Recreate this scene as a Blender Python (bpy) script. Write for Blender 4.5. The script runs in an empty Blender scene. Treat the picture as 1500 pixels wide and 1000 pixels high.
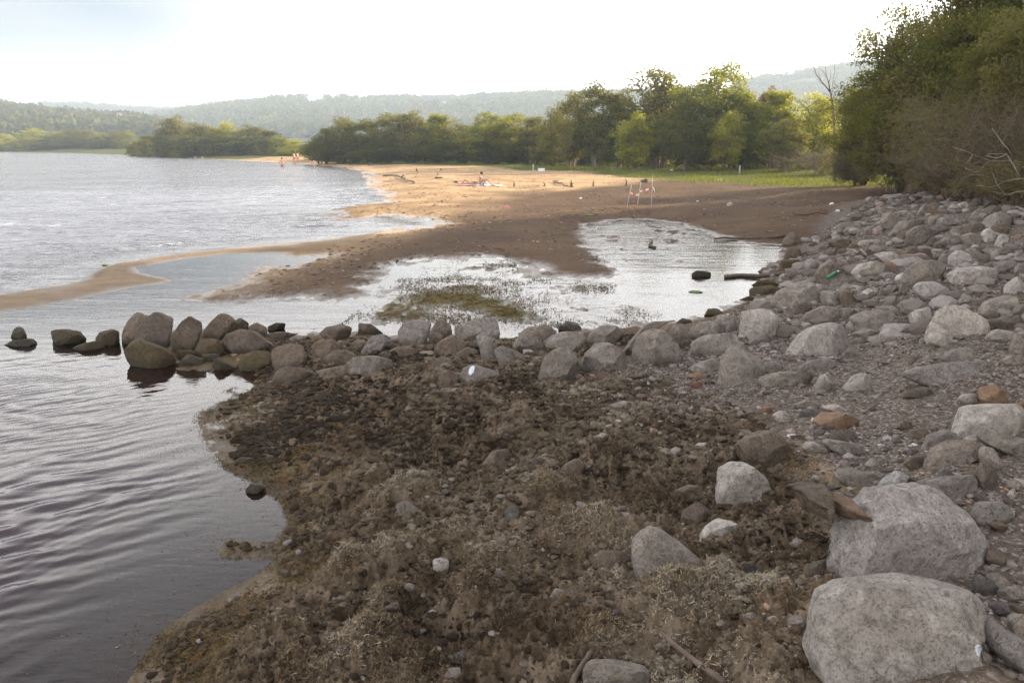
import bpy, math, random
import numpy as np
from mathutils import Vector, Matrix
rng = np.random.default_rng(7); random.seed(7)
S = bpy.context.scene; COL = S.collection
PI = math.pi
# ------------------------------------------------------------------ camera
CZ = 2.8; F = 1180.0; PITCH = math.atan(288/1180.)
cp, sp = math.cos(PITCH), math.sin(PITCH)
CAM = np.array([0, 0, CZ])
cd = bpy.data.cameras.new("camera"); cam = bpy.data.objects.new("camera", cd); COL.objects.link(cam)
cam.location = (0, 0, CZ); cam.rotation_euler = (PI/2-PITCH, 0, 0)
cd.sensor_width = 36; cd.lens = 36*F/1500; cd.clip_start = 0.05; cd.clip_end = 20000
S.camera = cam
def ray(u, v):                                   # direction through a point of the picture, forward component 1
    cx = (u-750)/F; cy = (500-v)/F
    return np.array([cx, cp+cy*sp, -sp+cy*cp])
def P0(u, v, z=0.0):
    d = ray(u, v); t = (z-CZ)/min(d[2], -1e-4); return CAM+d*t
# ------------------------------------------------------------------ noise
def _h(ix, iy, iz, s):
    n = (ix*374761393+iy*668265263+iz*2147483647+s*1274126177) & 0xffffffff
    n = ((n ^ (n >> 13))*1274126177) & 0xffffffff
    n = ((n ^ (n >> 15))*2246822519) & 0xffffffff
    return ((n ^ (n >> 16)) & 0xffffff)/float(0x1000000)*2-1
def noise3(x, y, z, s=0):
    xi = np.floor(x).astype(np.int64); yi = np.floor(y).astype(np.int64); zi = np.floor(z).astype(np.int64)
    xf = x-xi; yf = y-yi; zf = z-zi
    u = xf*xf*xf*(xf*(xf*6-15)+10); v = yf*yf*yf*(yf*(yf*6-15)+10); w = zf*zf*zf*(zf*(zf*6-15)+10)
    L = lambda a, b, t: a+(b-a)*t
    c = lambda i, j, k: _h(xi+i, yi+j, zi+k, s)
    return L(L(L(c(0,0,0), c(1,0,0), u), L(c(0,1,0), c(1,1,0), u), v), L(L(c(0,0,1), c(1,0,1), u), L(c(0,1,1), c(1,1,1), u), v), w)
def noise2(x, y, s=0):
    xi = np.floor(x).astype(np.int64); yi = np.floor(y).astype(np.int64); z = np.zeros_like(xi)
    xf = x-xi; yf = y-yi
    u = xf*xf*xf*(xf*(xf*6-15)+10); v = yf*yf*yf*(yf*(yf*6-15)+10)
    c = lambda i, j: _h(xi+i, yi+j, z, s)
    a = c(0,0); b = c(1,0); a = a+(b-a)*u
    e = c(0,1); f = c(1,1); e = e+(f-e)*u
    return a+(e-a)*v
def fbm(x, y, s=0, o=4, g=.5):
    r = 0; a = 1; t = 0
    for i in range(o):
        r = r+a*noise2(x*2**i+17.3*i, y*2**i-9.1*i, s+i*31); t += a; a *= g
    return r/t
def sstep(x, a, b):
    t = np.clip((x-a)/(b-a), 0, 1); return t*t*(3-2*t)
# ------------------------------------------------------------------ regions
def poly(pts, extra=None, z=0.0):
    return np.array([P0(u, v, z)[:2] for u, v in pts]+(extra or []))
def sdist(x, y, pl):                             # signed distance, positive inside
    d2 = np.full(x.shape, 1e18); ins = np.zeros(x.shape, bool)
    n = len(pl)
    for i in range(n):
        ax, ay = pl[i-1]; bx, by = pl[i]
        ex, ey = bx-ax, by-ay; L = ex*ex+ey*ey+1e-12
        t = np.clip(((x-ax)*ex+(y-ay)*ey)/L, 0, 1)
        dx = x-ax-t*ex; dy = y-ay-t*ey
        np.minimum(d2, dx*dx+dy*dy, out=d2)
        c = (ay > y) != (by > y)
        if abs(ey) > 1e-12: ins ^= c & (x < ax+(y-ay)*ex/ey)
    return np.where(ins, 1, -1)*np.sqrt(d2)
LAND = poly([(190,1000),(250,910),(335,862),(395,832),(420,815),(335,818),(322,803),(345,790),(410,795),(432,765),(420,735),(380,712),(335,690),(300,655),(285,622),(310,596),(340,570),(352,548),(300,545),(215,530),
 (200,505),(215,488),(300,484),(400,485),(470,486),(560,486),(600,492),(700,494),(850,488),(950,480),(1020,463),(1060,449),(1100,437),(1118,420),(1108,405),(1140,388),(1150,372),(1145,360),(1100,355),(1040,343),
 (985,326),(930,322),(880,330),(862,350),(880,370),(905,388),(940,404),(900,411),(800,413),(750,405),(735,388),(700,377),(640,380),(590,394),(570,415),(550,431),(500,437),(400,441),(330,442),(255,437),(300,428),
 (345,406),(400,388),(455,374),(425,376),(405,370),(330,368),(250,377),(190,390),(185,400),(230,412),(150,430),(60,448),(0,458),(-90,468),(-90,440),(0,434),(100,420),(140,410),(150,398),(170,388),(230,375),
 (330,364),(430,358),(500,351),(560,341),(605,334),(632,330),(612,322),(560,317),(500,320),(482,312),(492,304),(530,299),(572,297),(560,285),(545,275),(543,262),(535,250),(500,244),(460,240),(400,236.5),(300,232),
 (200,228),(100,225),(0,223),(-300,220)], [[-2500,700],[-4000,6000],[6000,6000],[4000,-60],[-1.0,-60],[-1.0,-2]])
WET = poly([(500,482),(530,455),(575,420),(610,395),(690,377),(745,380),(760,408),(900,415),(880,440),(960,462),(900,480)])
POOL = poly([(862,350),(880,330),(930,322),(985,326),(1060,348),(1020,395),(940,400),(890,385)])
ALG = poly([(595,445),(610,425),(690,415),(740,425),(790,445),(800,470),(700,480),(610,468)])
BAR = poly([(-90,470),(-90,438),(0,432),(140,408),(150,396),(170,386),(330,362),(560,340),(520,362),(330,372),(190,392),(240,412),(60,448)])
STRW = poly([(450,430),(560,420),(620,400),(600,440),(560,480),(380,482),(430,465)])
ZC = [(300,900,.10),(500,900,.25),(700,900,.40),(900,950,.55),(1200,950,.75),(1490,990,.9),(1490,700,.9),(1200,700,.6),(900,700,.42),(600,700,.22),(450,650,.08),(370,600,.03),(480,600,.10),(700,560,.28),(950,560,.36),
 (1200,540,.5),(1490,500,.95),(1490,400,1.05),(1300,380,.7),(1200,380,.4),(1160,420,.2),(1490,310,1.25),(1350,290,1.0),(1200,300,.4),(500,520,.14),(300,520,.06),(600,500,.14),(800,500,.18),(1000,490,.24),(1100,480,.4),
 (900,300,.22),(700,300,.22),(600,300,.16),(560,260,.3),(800,270,.28),(1000,290,.28),(1100,262,.35),(900,250,.3),(700,245,.3),(500,240,.25),(400,420,.05),(450,400,.06),(300,430,.03),(750,390,.05),(850,390,.06),
 (800,350,.13),(700,340,.11),(100,430,.03),(170,405,.03),(1000,262,.32),(1200,270,.45),(1300,278,.7),(1450,280,1.4),(700,360,.07),(1150,330,.3),(1050,320,.25)]
_zp = []
for u, v, z in ZC: _zp.append(list(P0(u, v, z)[:2])+[z])
_zp += [[-200,600,1.5],[0,600,3],[300,600,5],[40,80,.7],[60,30,2.5],[10,5,2.2],[6,0,1.6],[3,-3,.9],[0,-3,.4],[100,200,1.5],[0,200,.6],[20,15,2.3],[30,45,2.0],[-60,250,.5],[-30,170,.5]]
_zp = np.array(_zp)
MOUNDS = [(905,690,.30,.13),(840,600,.35,.08),(690,900,.17,.14),(545,945,.22,.13),(870,800,.25,.10),(975,935,.20,.14),(620,860,.16,.09),(500,800,.13,.08),(735,560,.3,.10),(590,560,.30,.10),(640,545,.25,.10),(780,640,.3,.07),
 (520,610,.25,.07),(640,640,.3,.07),(560,720,.22,.10),(610,700,.2,.10),(460,720,.2,.06),(700,820,.2,.07),(800,730,.25,.09),(960,760,.3,.07),(1080,660,.25,.10),(1000,880,.2,.1),(740,960,.15,.09),(600,1000,.2,.1),(420,960,.2,.07),
 (1160,780,.2,.08),(1180,900,.2,.08),(930,600,.3,.05),(660,790,.16,.06),(860,990,.15,.07),(1120,960,.15,.06),(570,790,.15,.06),(380,800,.14,.05),(480,680,.25,.05),(950,860,.15,.08),(560,880,.15,.08),(1050,920,.15,.06),(1150,720,.2,.06)]
_md = [(P0(u, v, .35)[0], P0(u, v, .35)[1], s*.9, a*1.25) for u, v, s, a in MOUNDS]
RUTS = [((480,770),(600,720),.05,.09),((520,905),(640,960),.06,.09),((470,730),(560,700),.05,.06),((540,850),(600,820),.05,.07),((430,905),(470,885),.06,.06),((640,960),(600,900),.06,.08),((330,840),(420,812),.03,.03)]
_rt = [(P0(a[0], a[1], .25)[:2], P0(b[0], b[1], .25)[:2], w, dp) for a, b, w, dp in RUTS]
WRK = poly([(60,1100),(140,1000),(205,900),(290,845),(270,790),(380,740),(290,700),(235,640),(265,570),(330,535),(215,515),(230,490),(400,486),(560,488),(760,496),(900,505),(860,545),(900,575),(1010,640),(1090,650),(1130,760),(1220,800),(1210,900),(1200,1000),(1150,1200),(300,1300)], z=.2)
GRV = poly([(700,530),(900,520),(1110,450),(1130,380),(1200,322),(1330,296),(1600,290),(1800,600),(1800,1300),(1190,1300),(1200,900),(1200,800),(1110,700),(1000,640),(900,580),(760,560)], z=.4)
GRS = poly([(480,238.2),(620,241),(740,245),(770,249),(850,250),(940,262),(1020,268),(1120,276),(1200,281),(1300,284),(1385,285),(1420,283),(1440,290),(1480,312),(1520,320)], [[60,22],[90,120],[50,170],[-20,190]], z=.35)
def zone_sd(x, y, pl): return sdist(x, y, pl)
def terrain(x, y, detail=True):
    x = np.asarray(x, float); y = np.asarray(y, float)
    r = np.hypot(x, y)
    # warp the shoreline slightly
    wa = 0.018*r
    wx = x+wa*fbm(x/(.12*r+.4), y/(.12*r+.4), 5, 3); wy = y+2.2*wa*fbm(x/(.12*r+.4)+40, y/(.12*r+.4), 9, 3)
    sd = sdist(wx, wy, LAND)
    num = 0; den = 0
    for px, py, pz in _zp:
        d = ((x-px)**2+(y-py)**2)/(0.3+0.03*(px*px+py*py))+.12
        w = 1/(d*d); num = num+w*pz; den = den+w
    Z = num/den
    wd = .25+.035*r
    zl = Z*sstep(sd, -.05, wd*2)
    lag = sstep(y, 6.5, 8.5)*(1-sstep(y, 30, 50))   # the lagoon is shallower
    zu = -.004-np.minimum(.9, -np.minimum(sd, 0)*(.13-.07*lag))
    z = np.where(sd > 0, zl, zu)
    sw = sdist(x, y, WET); spz = sdist(x, y, POOL); sa = sdist(x, y, ALG)
    mw = sstep(sw, -.3, .5); mp = sstep(spz, -.6, .8)
    z = z*(1-mw)+mw*(-.010); z = z*(1-mp)+mp*(-.016)
    sb_ = sdist(x, y, BAR); z = np.where(sb_ > -.3, np.maximum(z, -.03), z)+(.034+.02*fbm(x*.9, y*.7, 63, 4))*sstep(sb_+.25*fbm(x*1.2, y*1.2, 64, 4), -.35, .40)
    z = z+.030*sstep(sa, -.4, .8)+.012*sstep(sdist(x, y, STRW), -.2, .5)
    if detail:
        land = sstep(sd, -.2, .4)
        near = 1-sstep(r, 10, 30)
        wk = sstep(sdist(x, y, WRK), -.25, .35)*land
        flat = np.maximum(mw, mp)
        for mx, my, ms, ma in _md:
            q = ((x-mx)**2+((y-my)/1.25)**2)/(ms*ms)
            z = z+ma*np.exp(-q*1.6)*wk
        for a, b, w, dp in _rt:
            e = b-a; t = np.clip(((x-a[0])*e[0]+(y-a[1])*e[1])/(e@e), 0, 1)
            dd = np.hypot(x-a[0]-t*e[0], y-a[1]-t*e[1])
            z = z-dp*np.exp(-(dd/w)**2)
        n1 = fbm(x*2.3, y*2.3, 21, 3); n2 = 1-np.abs(fbm(x*6, y*6, 33, 3, .6))*2.2; n3 = fbm(x*26, y*26, 41, 3, .6)
        hi = sstep(z, .0, .22)
        z = z+wk*((.012+.08*hi)*n1+(.012+.055*hi)*(n2-.4)+(.009+.030*hi)*n3)
        g = land*(1-wk)
        z = z+g*near*(.02*n1+.007*n3)*sstep(sd, .0, .6)
        beach = land*(1-near)
        z = z+(beach+.4*g*near)*sstep(sd, 0, 3)*(.022*fbm(x*.5, y*.25, 51, 4)+.010*fbm(x*3, y*1.6, 55, 3))
        z = z+np.maximum(flat, .55*np.exp(-(sd/(.6+.05*r))**2)*sstep(y, 7.5, 9.5))*(.085*fbm(x*1.1, y*.75, 61, 6, .72)+.020*fbm(x*6, y*4, 67, 3))*(1+.02*np.minimum(r, 60))*(1-.9*sstep(sb_, -.8, 0))
    return z, sd
def tz(x, y):
    z, _ = terrain(np.array([float(x)]), np.array([float(y)])); return float(z[0])
def hit(u, v, detail=False):                     # where the line of sight meets the ground or the water
    d = ray(u, v)
    t = np.concatenate([np.linspace(1.5, 20, 500), np.geomspace(20.1, 900, 900)])
    z, _ = terrain(d[0]*t, d[1]*t, detail); z = np.maximum(z, 0)
    s = CZ+d[2]*t-z
    i = np.argmax(s < 0) if (s < 0).any() else len(t)-1
    if i > 0 and s[i] < 0:
        a = s[i-1]/(s[i-1]-s[i]); tt = t[i-1]+a*(t[i]-t[i-1])
    else: tt = t[i]
    return CAM+d*tt, tt
# ------------------------------------------------------------------ object helpers
def mesh_np(name, verts, faces, sizes=None, smooth=True):
    """verts (N,3); faces (M,k) array, or flat loop indices together with sizes"""
    me = bpy.data.meshes.new(name)
    verts = np.ascontiguousarray(verts, np.float32)
    if sizes is None:
        faces = np.asarray(faces); k = faces.shape[1]; sizes = np.full(len(faces), k, np.int32); faces = faces.ravel()
    faces = np.asarray(faces, np.int32); sizes = np.asarray(sizes, np.int32)
    me.vertices.add(len(verts)); me.vertices.foreach_set("co", verts.ravel())
    me.loops.add(len(faces)); me.loops.foreach_set("vertex_index", faces)
    me.polygons.add(len(sizes)); st = np.zeros(len(sizes), np.int32); st[1:] = np.cumsum(sizes)[:-1]
    me.polygons.foreach_set("loop_start", st)
    me.polygons.foreach_set("use_smooth", np.full(len(sizes), smooth))
    me.update(calc_edges=True)
    return me
def attr(me, name, vals, dom='POINT'):
    a = me.attributes.new(name, 'FLOAT', dom); a.data.foreach_set("value", np.asarray(vals, np.float32))
def obj(name, me, m, parent=None, loc=None):
    if m is not None and not me.materials: me.materials.append(m)
    o = bpy.data.objects.new(name, me); COL.objects.link(o)
    if parent is not None: o.parent = parent
    if loc is not None: o.location = loc
    return o
def tag(o, label=None, cat=None, group=None, kind=None):
    if label: o['label'] = label
    if cat: o['category'] = cat
    if group: o['group'] = group
    if kind: o['kind'] = kind
    return o
def empty(name, loc, label, cat, group=None):
    o = bpy.data.objects.new(name, None); COL.objects.link(o); o.location = loc; o.empty_display_size = .1
    return tag(o, label, cat, group)
def copy_tree(o, parent=None):
    c = o.copy(); COL.objects.link(c)
    if parent is not None: c.parent = parent
    for ch in o.children: copy_tree(ch, c)
    return c
class MB:
    """collects geometry for one mesh"""
    def __init__(s): s.v = []; s.f = []; s.sz = []; s.n = 0
    def add(s, v, f):
        v = np.asarray(v, float); s.v.append(v)
        for q in f: s.f.extend([i+s.n for i in q]); s.sz.append(len(q))
        s.n += len(v)
    def tube(s, pts, rad, k=6, cap=True):
        pts = [np.asarray(p, float) for p in pts]; n = len(pts); V = []; up = np.array([.13, .27, .95])
        for i in range(n):
            t = pts[min(i+1, n-1)]-pts[max(i-1, 0)]; t = t/(np.linalg.norm(t)+1e-9)
            a = np.cross(t, up); a = a/(np.linalg.norm(a)+1e-9) if np.linalg.norm(a) > 1e-3 else np.array([1., 0, 0]); b = np.cross(t, a)
            r = rad[i] if hasattr(rad, '__len__') else rad
            for j in range(k): V.append(pts[i]+r*(a*math.cos(2*PI*j/k)+b*math.sin(2*PI*j/k)))
        fs = [(i*k+j, i*k+(j+1) % k, (i+1)*k+(j+1) % k, (i+1)*k+j) for i in range(n-1) for j in range(k)]
        if cap: fs += [tuple(range(k))[::-1], tuple((n-1)*k+j for j in range(k))]
        s.add(V, fs)
    def box(s, c, d, rz=0, tilt=0):
        V = []
        for i in (-1, 1):
            for j in (-1, 1):
                for k in (-1, 1):
                    p = Vector((i*d[0]/2, j*d[1]/2, k*d[2]/2)); p.rotate(Matrix.Rotation(tilt, 3, 'X')); p.rotate(Matrix.Rotation(rz, 3, 'Z'))
                    V.append([p[0]+c[0], p[1]+c[1], p[2]+c[2]])
        s.add(V, [(0,1,3,2),(4,6,7,5),(0,4,5,1),(2,3,7,6),(0,2,6,4),(1,5,7,3)])
    def mesh(s, name, smooth=True): return mesh_np(name, np.concatenate(s.v), s.f, s.sz, smooth)
# ------------------------------------------------------------------ materials
class NT:
    def __init__(s, name):
        s.m = bpy.data.materials.new(name); s.m.use_nodes = True; s.t = s.m.node_tree; s.t.nodes.clear()
        s.out = s.N('ShaderNodeOutputMaterial')
    def N(s, ty, **k):
        n = s.t.nodes.new(ty)
        for a, b in k.items(): setattr(n, a, b)
        return n
    def L(s, a, b): s.t.links.new(a, b)
    def val(s, sock, v):
        if hasattr(v, 'is_output') or isinstance(v, bpy.types.NodeSocket): s.L(v, sock)
        else: sock.default_value = v
    def math(s, op, a, b=0., c=None, clamp=False):
        n = s.N('ShaderNodeMath', operation=op); n.use_clamp = clamp; s.val(n.inputs[0], a); s.val(n.inputs[1], b)
        if c is not None: s.val(n.inputs[2], c)
        return n.outputs[0]
    def noise(s, vec, scale, detail=4, rough=.55, dist=0., out=0):
        n = s.N('ShaderNodeTexNoise'); s.L(vec, n.inputs['Vector']); n.inputs['Scale'].default_value = scale
        n.inputs['Detail'].default_value = detail; n.inputs['Roughness'].default_value = rough; n.inputs['Distortion'].default_value = dist
        return n.outputs[out]
    def voro(s, vec, scale, feature='F1', rand=1.):
        n = s.N('ShaderNodeTexVoronoi', feature=feature); s.L(vec, n.inputs['Vector']); n.inputs['Scale'].default_value = scale
        n.inputs['Randomness'].default_value = rand; return n
    def ramp(s, fac, stops, interp='LINEAR'):
        n = s.N('ShaderNodeValToRGB'); n.color_ramp.interpolation = interp; s.L(fac, n.inputs[0]); e = n.color_ramp.elements
        while len(e) < len(stops): e.new(.5)
        for i, (p, c) in enumerate(stops):
            e[i].position = p; e[i].color = (c, c, c, 1) if not hasattr(c, '__len__') else (*c, 1)
        return n.outputs[0]
    def mix(s, fac, a, b, mode='MIX'):
        n = s.N('ShaderNodeMix', data_type='RGBA', blend_type=mode); s.val(n.inputs[0], fac)
        for i, c in ((6, a), (7, b)):
            if isinstance(c, bpy.types.NodeSocket): s.L(c, n.inputs[i])
            else: n.inputs[i].default_value = (*c, 1)
        return n.outputs[2]
    def mapr(s, v, a, b, c=0., d=1.):
        n = s.N('ShaderNodeMapRange', interpolation_type='SMOOTHSTEP'); s.L(v, n.inputs[0])
        for i, q in enumerate((a, b, c, d)): n.inputs[i+1].default_value = q
        return n.outputs[0]
    def attr(s, name): return s.N('ShaderNodeAttribute', attribute_name=name).outputs['Fac']
    def bump(s, h, strength, dist, nrm=None):
        n = s.N('ShaderNodeBump'); s.L(h, n.inputs['Height']); n.inputs['Strength'].default_value = strength; n.inputs['Distance'].default_value = dist
        if nrm is not None: s.L(nrm, n.inputs['Normal'])
        return n.outputs[0]
    def bsdf(s, col, rough=.85, nrm=None, spec=.3):
        n = s.N('ShaderNodeBsdfPrincipled')
        if isinstance(col, bpy.types.NodeSocket): s.L(col, n.inputs['Base Color'])
        else: n.inputs['Base Color'].default_value = (*col, 1)
        s.val(n.inputs['Roughness'], rough); s.val(n.inputs['Specular IOR Level'], spec)
        if nrm is not None: s.L(nrm, n.inputs['Normal'])
        return n.outputs[0]
    def end(s, sh): s.L(sh, s.out.inputs['Surface']); return s.m
def simple(name, col, rough=.7, var=.25, scale=8, bump=.2, dist=.01):
    n = NT(name); v = n.N('ShaderNodeTexCoord').outputs['Object']; a = n.noise(v, scale, 5, .6)
    c = n.mix(n.ramp(a, [(.3, 0.), (.7, 1.)]), tuple(x*(1-var) for x in col), tuple(min(1, x*(1+var)) for x in col))
    return n.end(n.bsdf(c, rough, n.bump(a, bump, dist)))
# ================================================================== GROUND
def ground_material():
    n = NT("ground_soil"); pos = n.N('ShaderNodeNewGeometry').outputs['Position']
    sx = n.N('ShaderNodeSeparateXYZ'); n.L(pos, sx.inputs[0]); Z = sx.outputs[2]
    n1 = n.noise(pos, .35, 5, .6); n2 = n.noise(pos, 2.2, 6, .65); n3 = n.noise(pos, 14, 6, .7); n4 = n.noise(pos, 70, 4, .7); n5 = n.noise(pos, 7, 5, .7)
    vo = n.voro(pos, 45)
    # sand of the far beach
    sand = n.mix(n.ramp(n2, [(.3, 0.), (.7, 1.)]), (.33, .215, .115), (.50, .35, .20))
    sand = n.mix(n.ramp(n5, [(.54, 0.), (.66, .7)]), sand, (.15, .105, .065))
    sand = n.mix(n.ramp(n1, [(.4, 0.), (.62, .6)]), sand, (.15, .10, .065))
    # dark damp mud with plant litter, its colour also carrying the tree shade
    mud = n.mix(n.ramp(n3, [(.3, 0.), (.72, 1.)]), (.036, .024, .016), (.115, .074, .048))
    mud = n.mix(n.ramp(n1, [(.35, 0.), (.65, .6)]), mud, (.135, .088, .052))
    # gravel soil of the bank
    grav = n.mix(n.ramp(n3, [(.3, 0.), (.7, 1.)]), (.055, .041, .032), (.145, .115, .092))
    vc = n.N('ShaderNodeSeparateColor'); n.L(vo.outputs['Color'], vc.inputs[0])
    grav = n.mix(n.ramp(vc.outputs[0], [(.6, 0.), (.95, .8)]), grav, (.27, .24, .215))
    grav = n.mix(n.ramp(n4, [(.5, 0.), (.7, .7)]), grav, (.05, .037, .03))
    # rotting weed
    wr = n.mix(n.ramp(n3, [(.3, 0.), (.72, 1.)]), (.024, .016, .011), (.15, .108, .070))
    wr = n.mix(n.ramp(n2, [(.45, 0.), (.7, .7)]), wr, (.24, .19, .14))
    wr = n.mix(n.math('MULTIPLY', n.mapr(Z, .16, .02), n.ramp(n5, [(.42, 0.), (.6, .8)])), wr, (.105, .062, .014))
    gr = n.mix(n.ramp(n2, [(.3, 0.), (.7, 1.)]), (.045, .060, .018), (.09, .085, .03))
    bar = n.mix(n.ramp(n2, [(.3, 0.), (.7, 1.)]), (.17, .125, .085), (.23, .17, .115))
    alg = n.mix(n.ramp(n5, [(.35, 0.), (.62, 1.)]), (.035, .028, .012), (.13, .105, .03))
    c = sand
    c = n.mix(n.attr('mud'), c, mud); c = n.mix(n.attr('bar'), c, bar); c = n.mix(n.attr('gravel'), c, grav)
    c = n.mix(n.attr('wrack'), c, wr); c = n.mix(n.attr('algae'), c, alg); c = n.mix(n.attr('grass'), c, gr)
    bed = n.mix(n.ramp(n2, [(.3, 0.), (.7, 1.)]), (.05, .034, .032), (.085, .06, .052))
    zz = n.math('ADD', Z, n.math('MULTIPLY', n.math('SUBTRACT', n3, .5), .02))
    c = n.mix(n.mapr(zz, -.005, -.06), c, bed)
    wet = n.mapr(zz, .045, .004)
    c = n.mix(n.math('MULTIPLY', wet, .5), c, n.mix(1., c, (.45, .42, .42), 'MULTIPLY'))
    rough = n.math('SUBTRACT', .92, n.math('MULTIPLY', wet, .5))
    b = n.bump(n4, .55, .006); b = n.bump(n3, .6, .03, b); b2 = n.bump(n.math('MULTIPLY', vo.outputs['Distance'], n.attr('gravel')), .7, -.012, b)
    return n.end(n.bsdf(c, rough, b2, n.math('MULTIPLY_ADD', n.math('MULTIPLY', wet, n.math('SUBTRACT', 1., n.math('MULTIPLY', n.attr('wrack'), .85))), .45, .06)))
def polar(rs, ths):
    R, T = np.meshgrid(rs, ths, indexing='ij'); X = R*np.sin(T); Y = R*np.cos(T)
    nr, nt = R.shape; i = np.arange(nr-1)[:, None]*nt+np.arange(nt-1)[None, :]
    f = np.stack([i, i+1, i+nt+1, i+nt], -1).reshape(-1, 4)
    return X.ravel(), Y.ravel(), f
def angles(dense, step):
    a = np.radians(np.arange(-dense, dense+1e-6, step)); o = []
    x = dense; s = step
    while x < 178: s = min(s*1.25, 6); x += s; o.append(min(x, 180))
    o = np.radians(np.array(o)); return np.concatenate([-o[::-1], a, o])
rs = np.concatenate([np.array([.05, .5, 1, 1.5, 1.9]), np.geomspace(2.1, 14, 620), np.geomspace(14.1, 300, 420)[1:], np.geomspace(305, 5200, 60)])
X, Y, f = polar(rs, angles(36, .085))
Zg = np.empty_like(X); SD = np.empty_like(X)
for i in range(0, len(X), 60000):
    Zg[i:i+60000], SD[i:i+60000] = terrain(X[i:i+60000], Y[i:i+60000])
me = mesh_np("ground", np.stack([X, Y, Zg], 1), f)
R_ = np.hypot(X, Y)
jit = fbm(X*1.5, Y*1.5, 77, 4)*.5; jitf = fbm(X*.3, Y*.15, 79, 4)*4
land = sstep(SD, -.3, .2)
attr(me, 'wrack', sstep(sdist(X, Y, WRK)+jit+.3+.8*(1-sstep(X, -1.2, -.3)), -.25, .35))
attr(me, 'gravel', sstep(sdist(X, Y, GRV)+jit, -.3, .5))
attr(me, 'algae', np.maximum(sstep(sdist(X, Y, ALG)+jit*1.5, -.3, .4), .6*sstep(sdist(X, Y, WET)+jit*2, -.3, .4)))
attr(me, 'grass', np.maximum(sstep(sdist(X, Y, GRS)+jitf*.7, -1.2, 1.5), sstep(Y+jitf*4, 150, 170)))
# damp dark mud plus painted tree shade: all beach outside the sunlit outline
BEACHLIT = poly([(440,240),(700,244),(1300,262),(1300,285),(980,268),(740,290),(640,330),(480,372),(300,425),(330,400),(480,360),(560,300)], z=.1)
attr(me, 'mud', (1-sstep(sdist(X, Y, BEACHLIT)+jitf*.5, -2, 1.5)*1.0)*sstep(Y, 7, 10)*(1-sstep(Y, 90, 140)))
attr(me, 'bar', sstep(sdist(X, Y, BAR), -.15, .2))
GROUND_M = ground_material()
tag(obj("ground", me, GROUND_M), kind='structure', label='muddy lake shore and sandy beach', cat='ground')
# ================================================================== WATER
def water_material():
    n = NT("lake_water"); g = n.N('ShaderNodeNewGeometry'); pos = g.outputs['Position']; chop = n.attr('chop')
    mp = n.N('ShaderNodeMapping'); n.L(pos, mp.inputs[0]); mp.inputs['Rotation'].default_value = (0, 0, .35); mp.inputs['Scale'].default_value = (.45, 1.5, 1)
    a = n.noise(mp.outputs[0], 1.1, 3, .55, .4); b = n.noise(mp.outputs[0], 4.5, 3, .55, .3); c = n.noise(pos, .12, 3, .5)
    h = n.math('ADD', n.math('MULTIPLY', a, 1.), n.math('MULTIPLY', b, .28))
    h = n.math('MULTIPLY', h, n.math('MULTIPLY', chop, n.mapr(c, .3, .7, .5, 1.3)))
    nb = n.bump(h, 1., .15)
    fine = n.noise(mp.outputs[0], 12, 2, .5, .3); nb = n.bump(n.math('MULTIPLY', fine, n.mapr(chop, 0., .3, .30, 1.)), 1., .004, nb)
    fr = n.N('ShaderNodeFresnel'); fr.inputs['IOR'].default_value = 1.34; n.L(nb, fr.inputs['Normal'])
    gl = n.N('ShaderNodeBsdfGlossy'); n.val(gl.inputs['Roughness'], n.math('ADD', n.math('MULTIPLY', n.mapr(chop, .0, .3), .08), .03)); n.L(nb, gl.inputs['Normal'])
    tr = n.N('ShaderNodeBsdfTransparent'); tr.inputs['Color'].default_value = (.62, .5, .47, 1)
    df = n.N('ShaderNodeBsdfDiffuse'); n.L(n.mix(n.mapr(chop, .1, .5), (.048, .027, .034), (.10, .10, .125)), df.inputs['Color'])
    m1 = n.N('ShaderNodeMixShader'); n.val(m1.inputs[0], n.attr('deep')); n.L(tr.outputs[0], m1.inputs[1]); n.L(df.outputs[0], m1.inputs[2])
    m2 = n.N('ShaderNodeMixShader'); n.L(fr.outputs[0], m2.inputs[0]); n.L(m1.outputs[0], m2.inputs[1]); n.L(gl.outputs[0], m2.inputs[2])
    return n.end(m2.outputs[0])
rs = np.concatenate([np.array([.05, 1, 2]), np.geomspace(2.3, 60, 760), np.geomspace(61, 700, 160)])
X, Y, f = polar(rs, angles(36, .12))
zt = np.empty_like(X); sd = np.empty_like(X)
for i in range(0, len(X), 60000): zt[i:i+60000], sd[i:i+60000] = terrain(X[i:i+60000], Y[i:i+60000], False)
keep_v = (zt < .35) & ~((sd > 2.5+.05*np.hypot(X, Y)))
LAKE = poly([(-90,440),(0,434),(140,410),(170,388),(330,364),(500,351),(632,330),(560,317),(480,312),(572,297),(545,275),(535,250),(460,240),(200,228),(-300,220)], [[-900,700],[-900,5]])
chop = np.maximum(sstep(sdist(X, Y, LAKE), -.2, 2.5), sstep(Y, 34, 45)*sstep(-X, 2, 6))
NEARW = poly([(-400,1300),(-400,520),(200,520),(330,600),(330,700),(250,800),(150,900),(60,1000),(-100,1300)])
rip = sstep(sdist(X, Y, NEARW), -.3, 1.2)
w = np.zeros_like(X)
for lam, ang, am, s in ((2.6,.9,.030,1),(1.7,1.15,.022,2),(1.1,.7,.014,3),(.7,1.3,.008,4)):
    ph = 2*PI*(X*math.cos(ang)*-1+Y*math.sin(ang))/lam+3*fbm(X*.25, Y*.25, 100+s, 2)*2.2
    w += am*(1-2*np.abs(np.sin(ph/2))**.8)*(.55+.7*fbm(X*.3, Y*.3, 110+s, 2))
lake_fade = 1-sstep(np.hypot(X, Y), 50, 75)
w2 = np.zeros_like(X)
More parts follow.
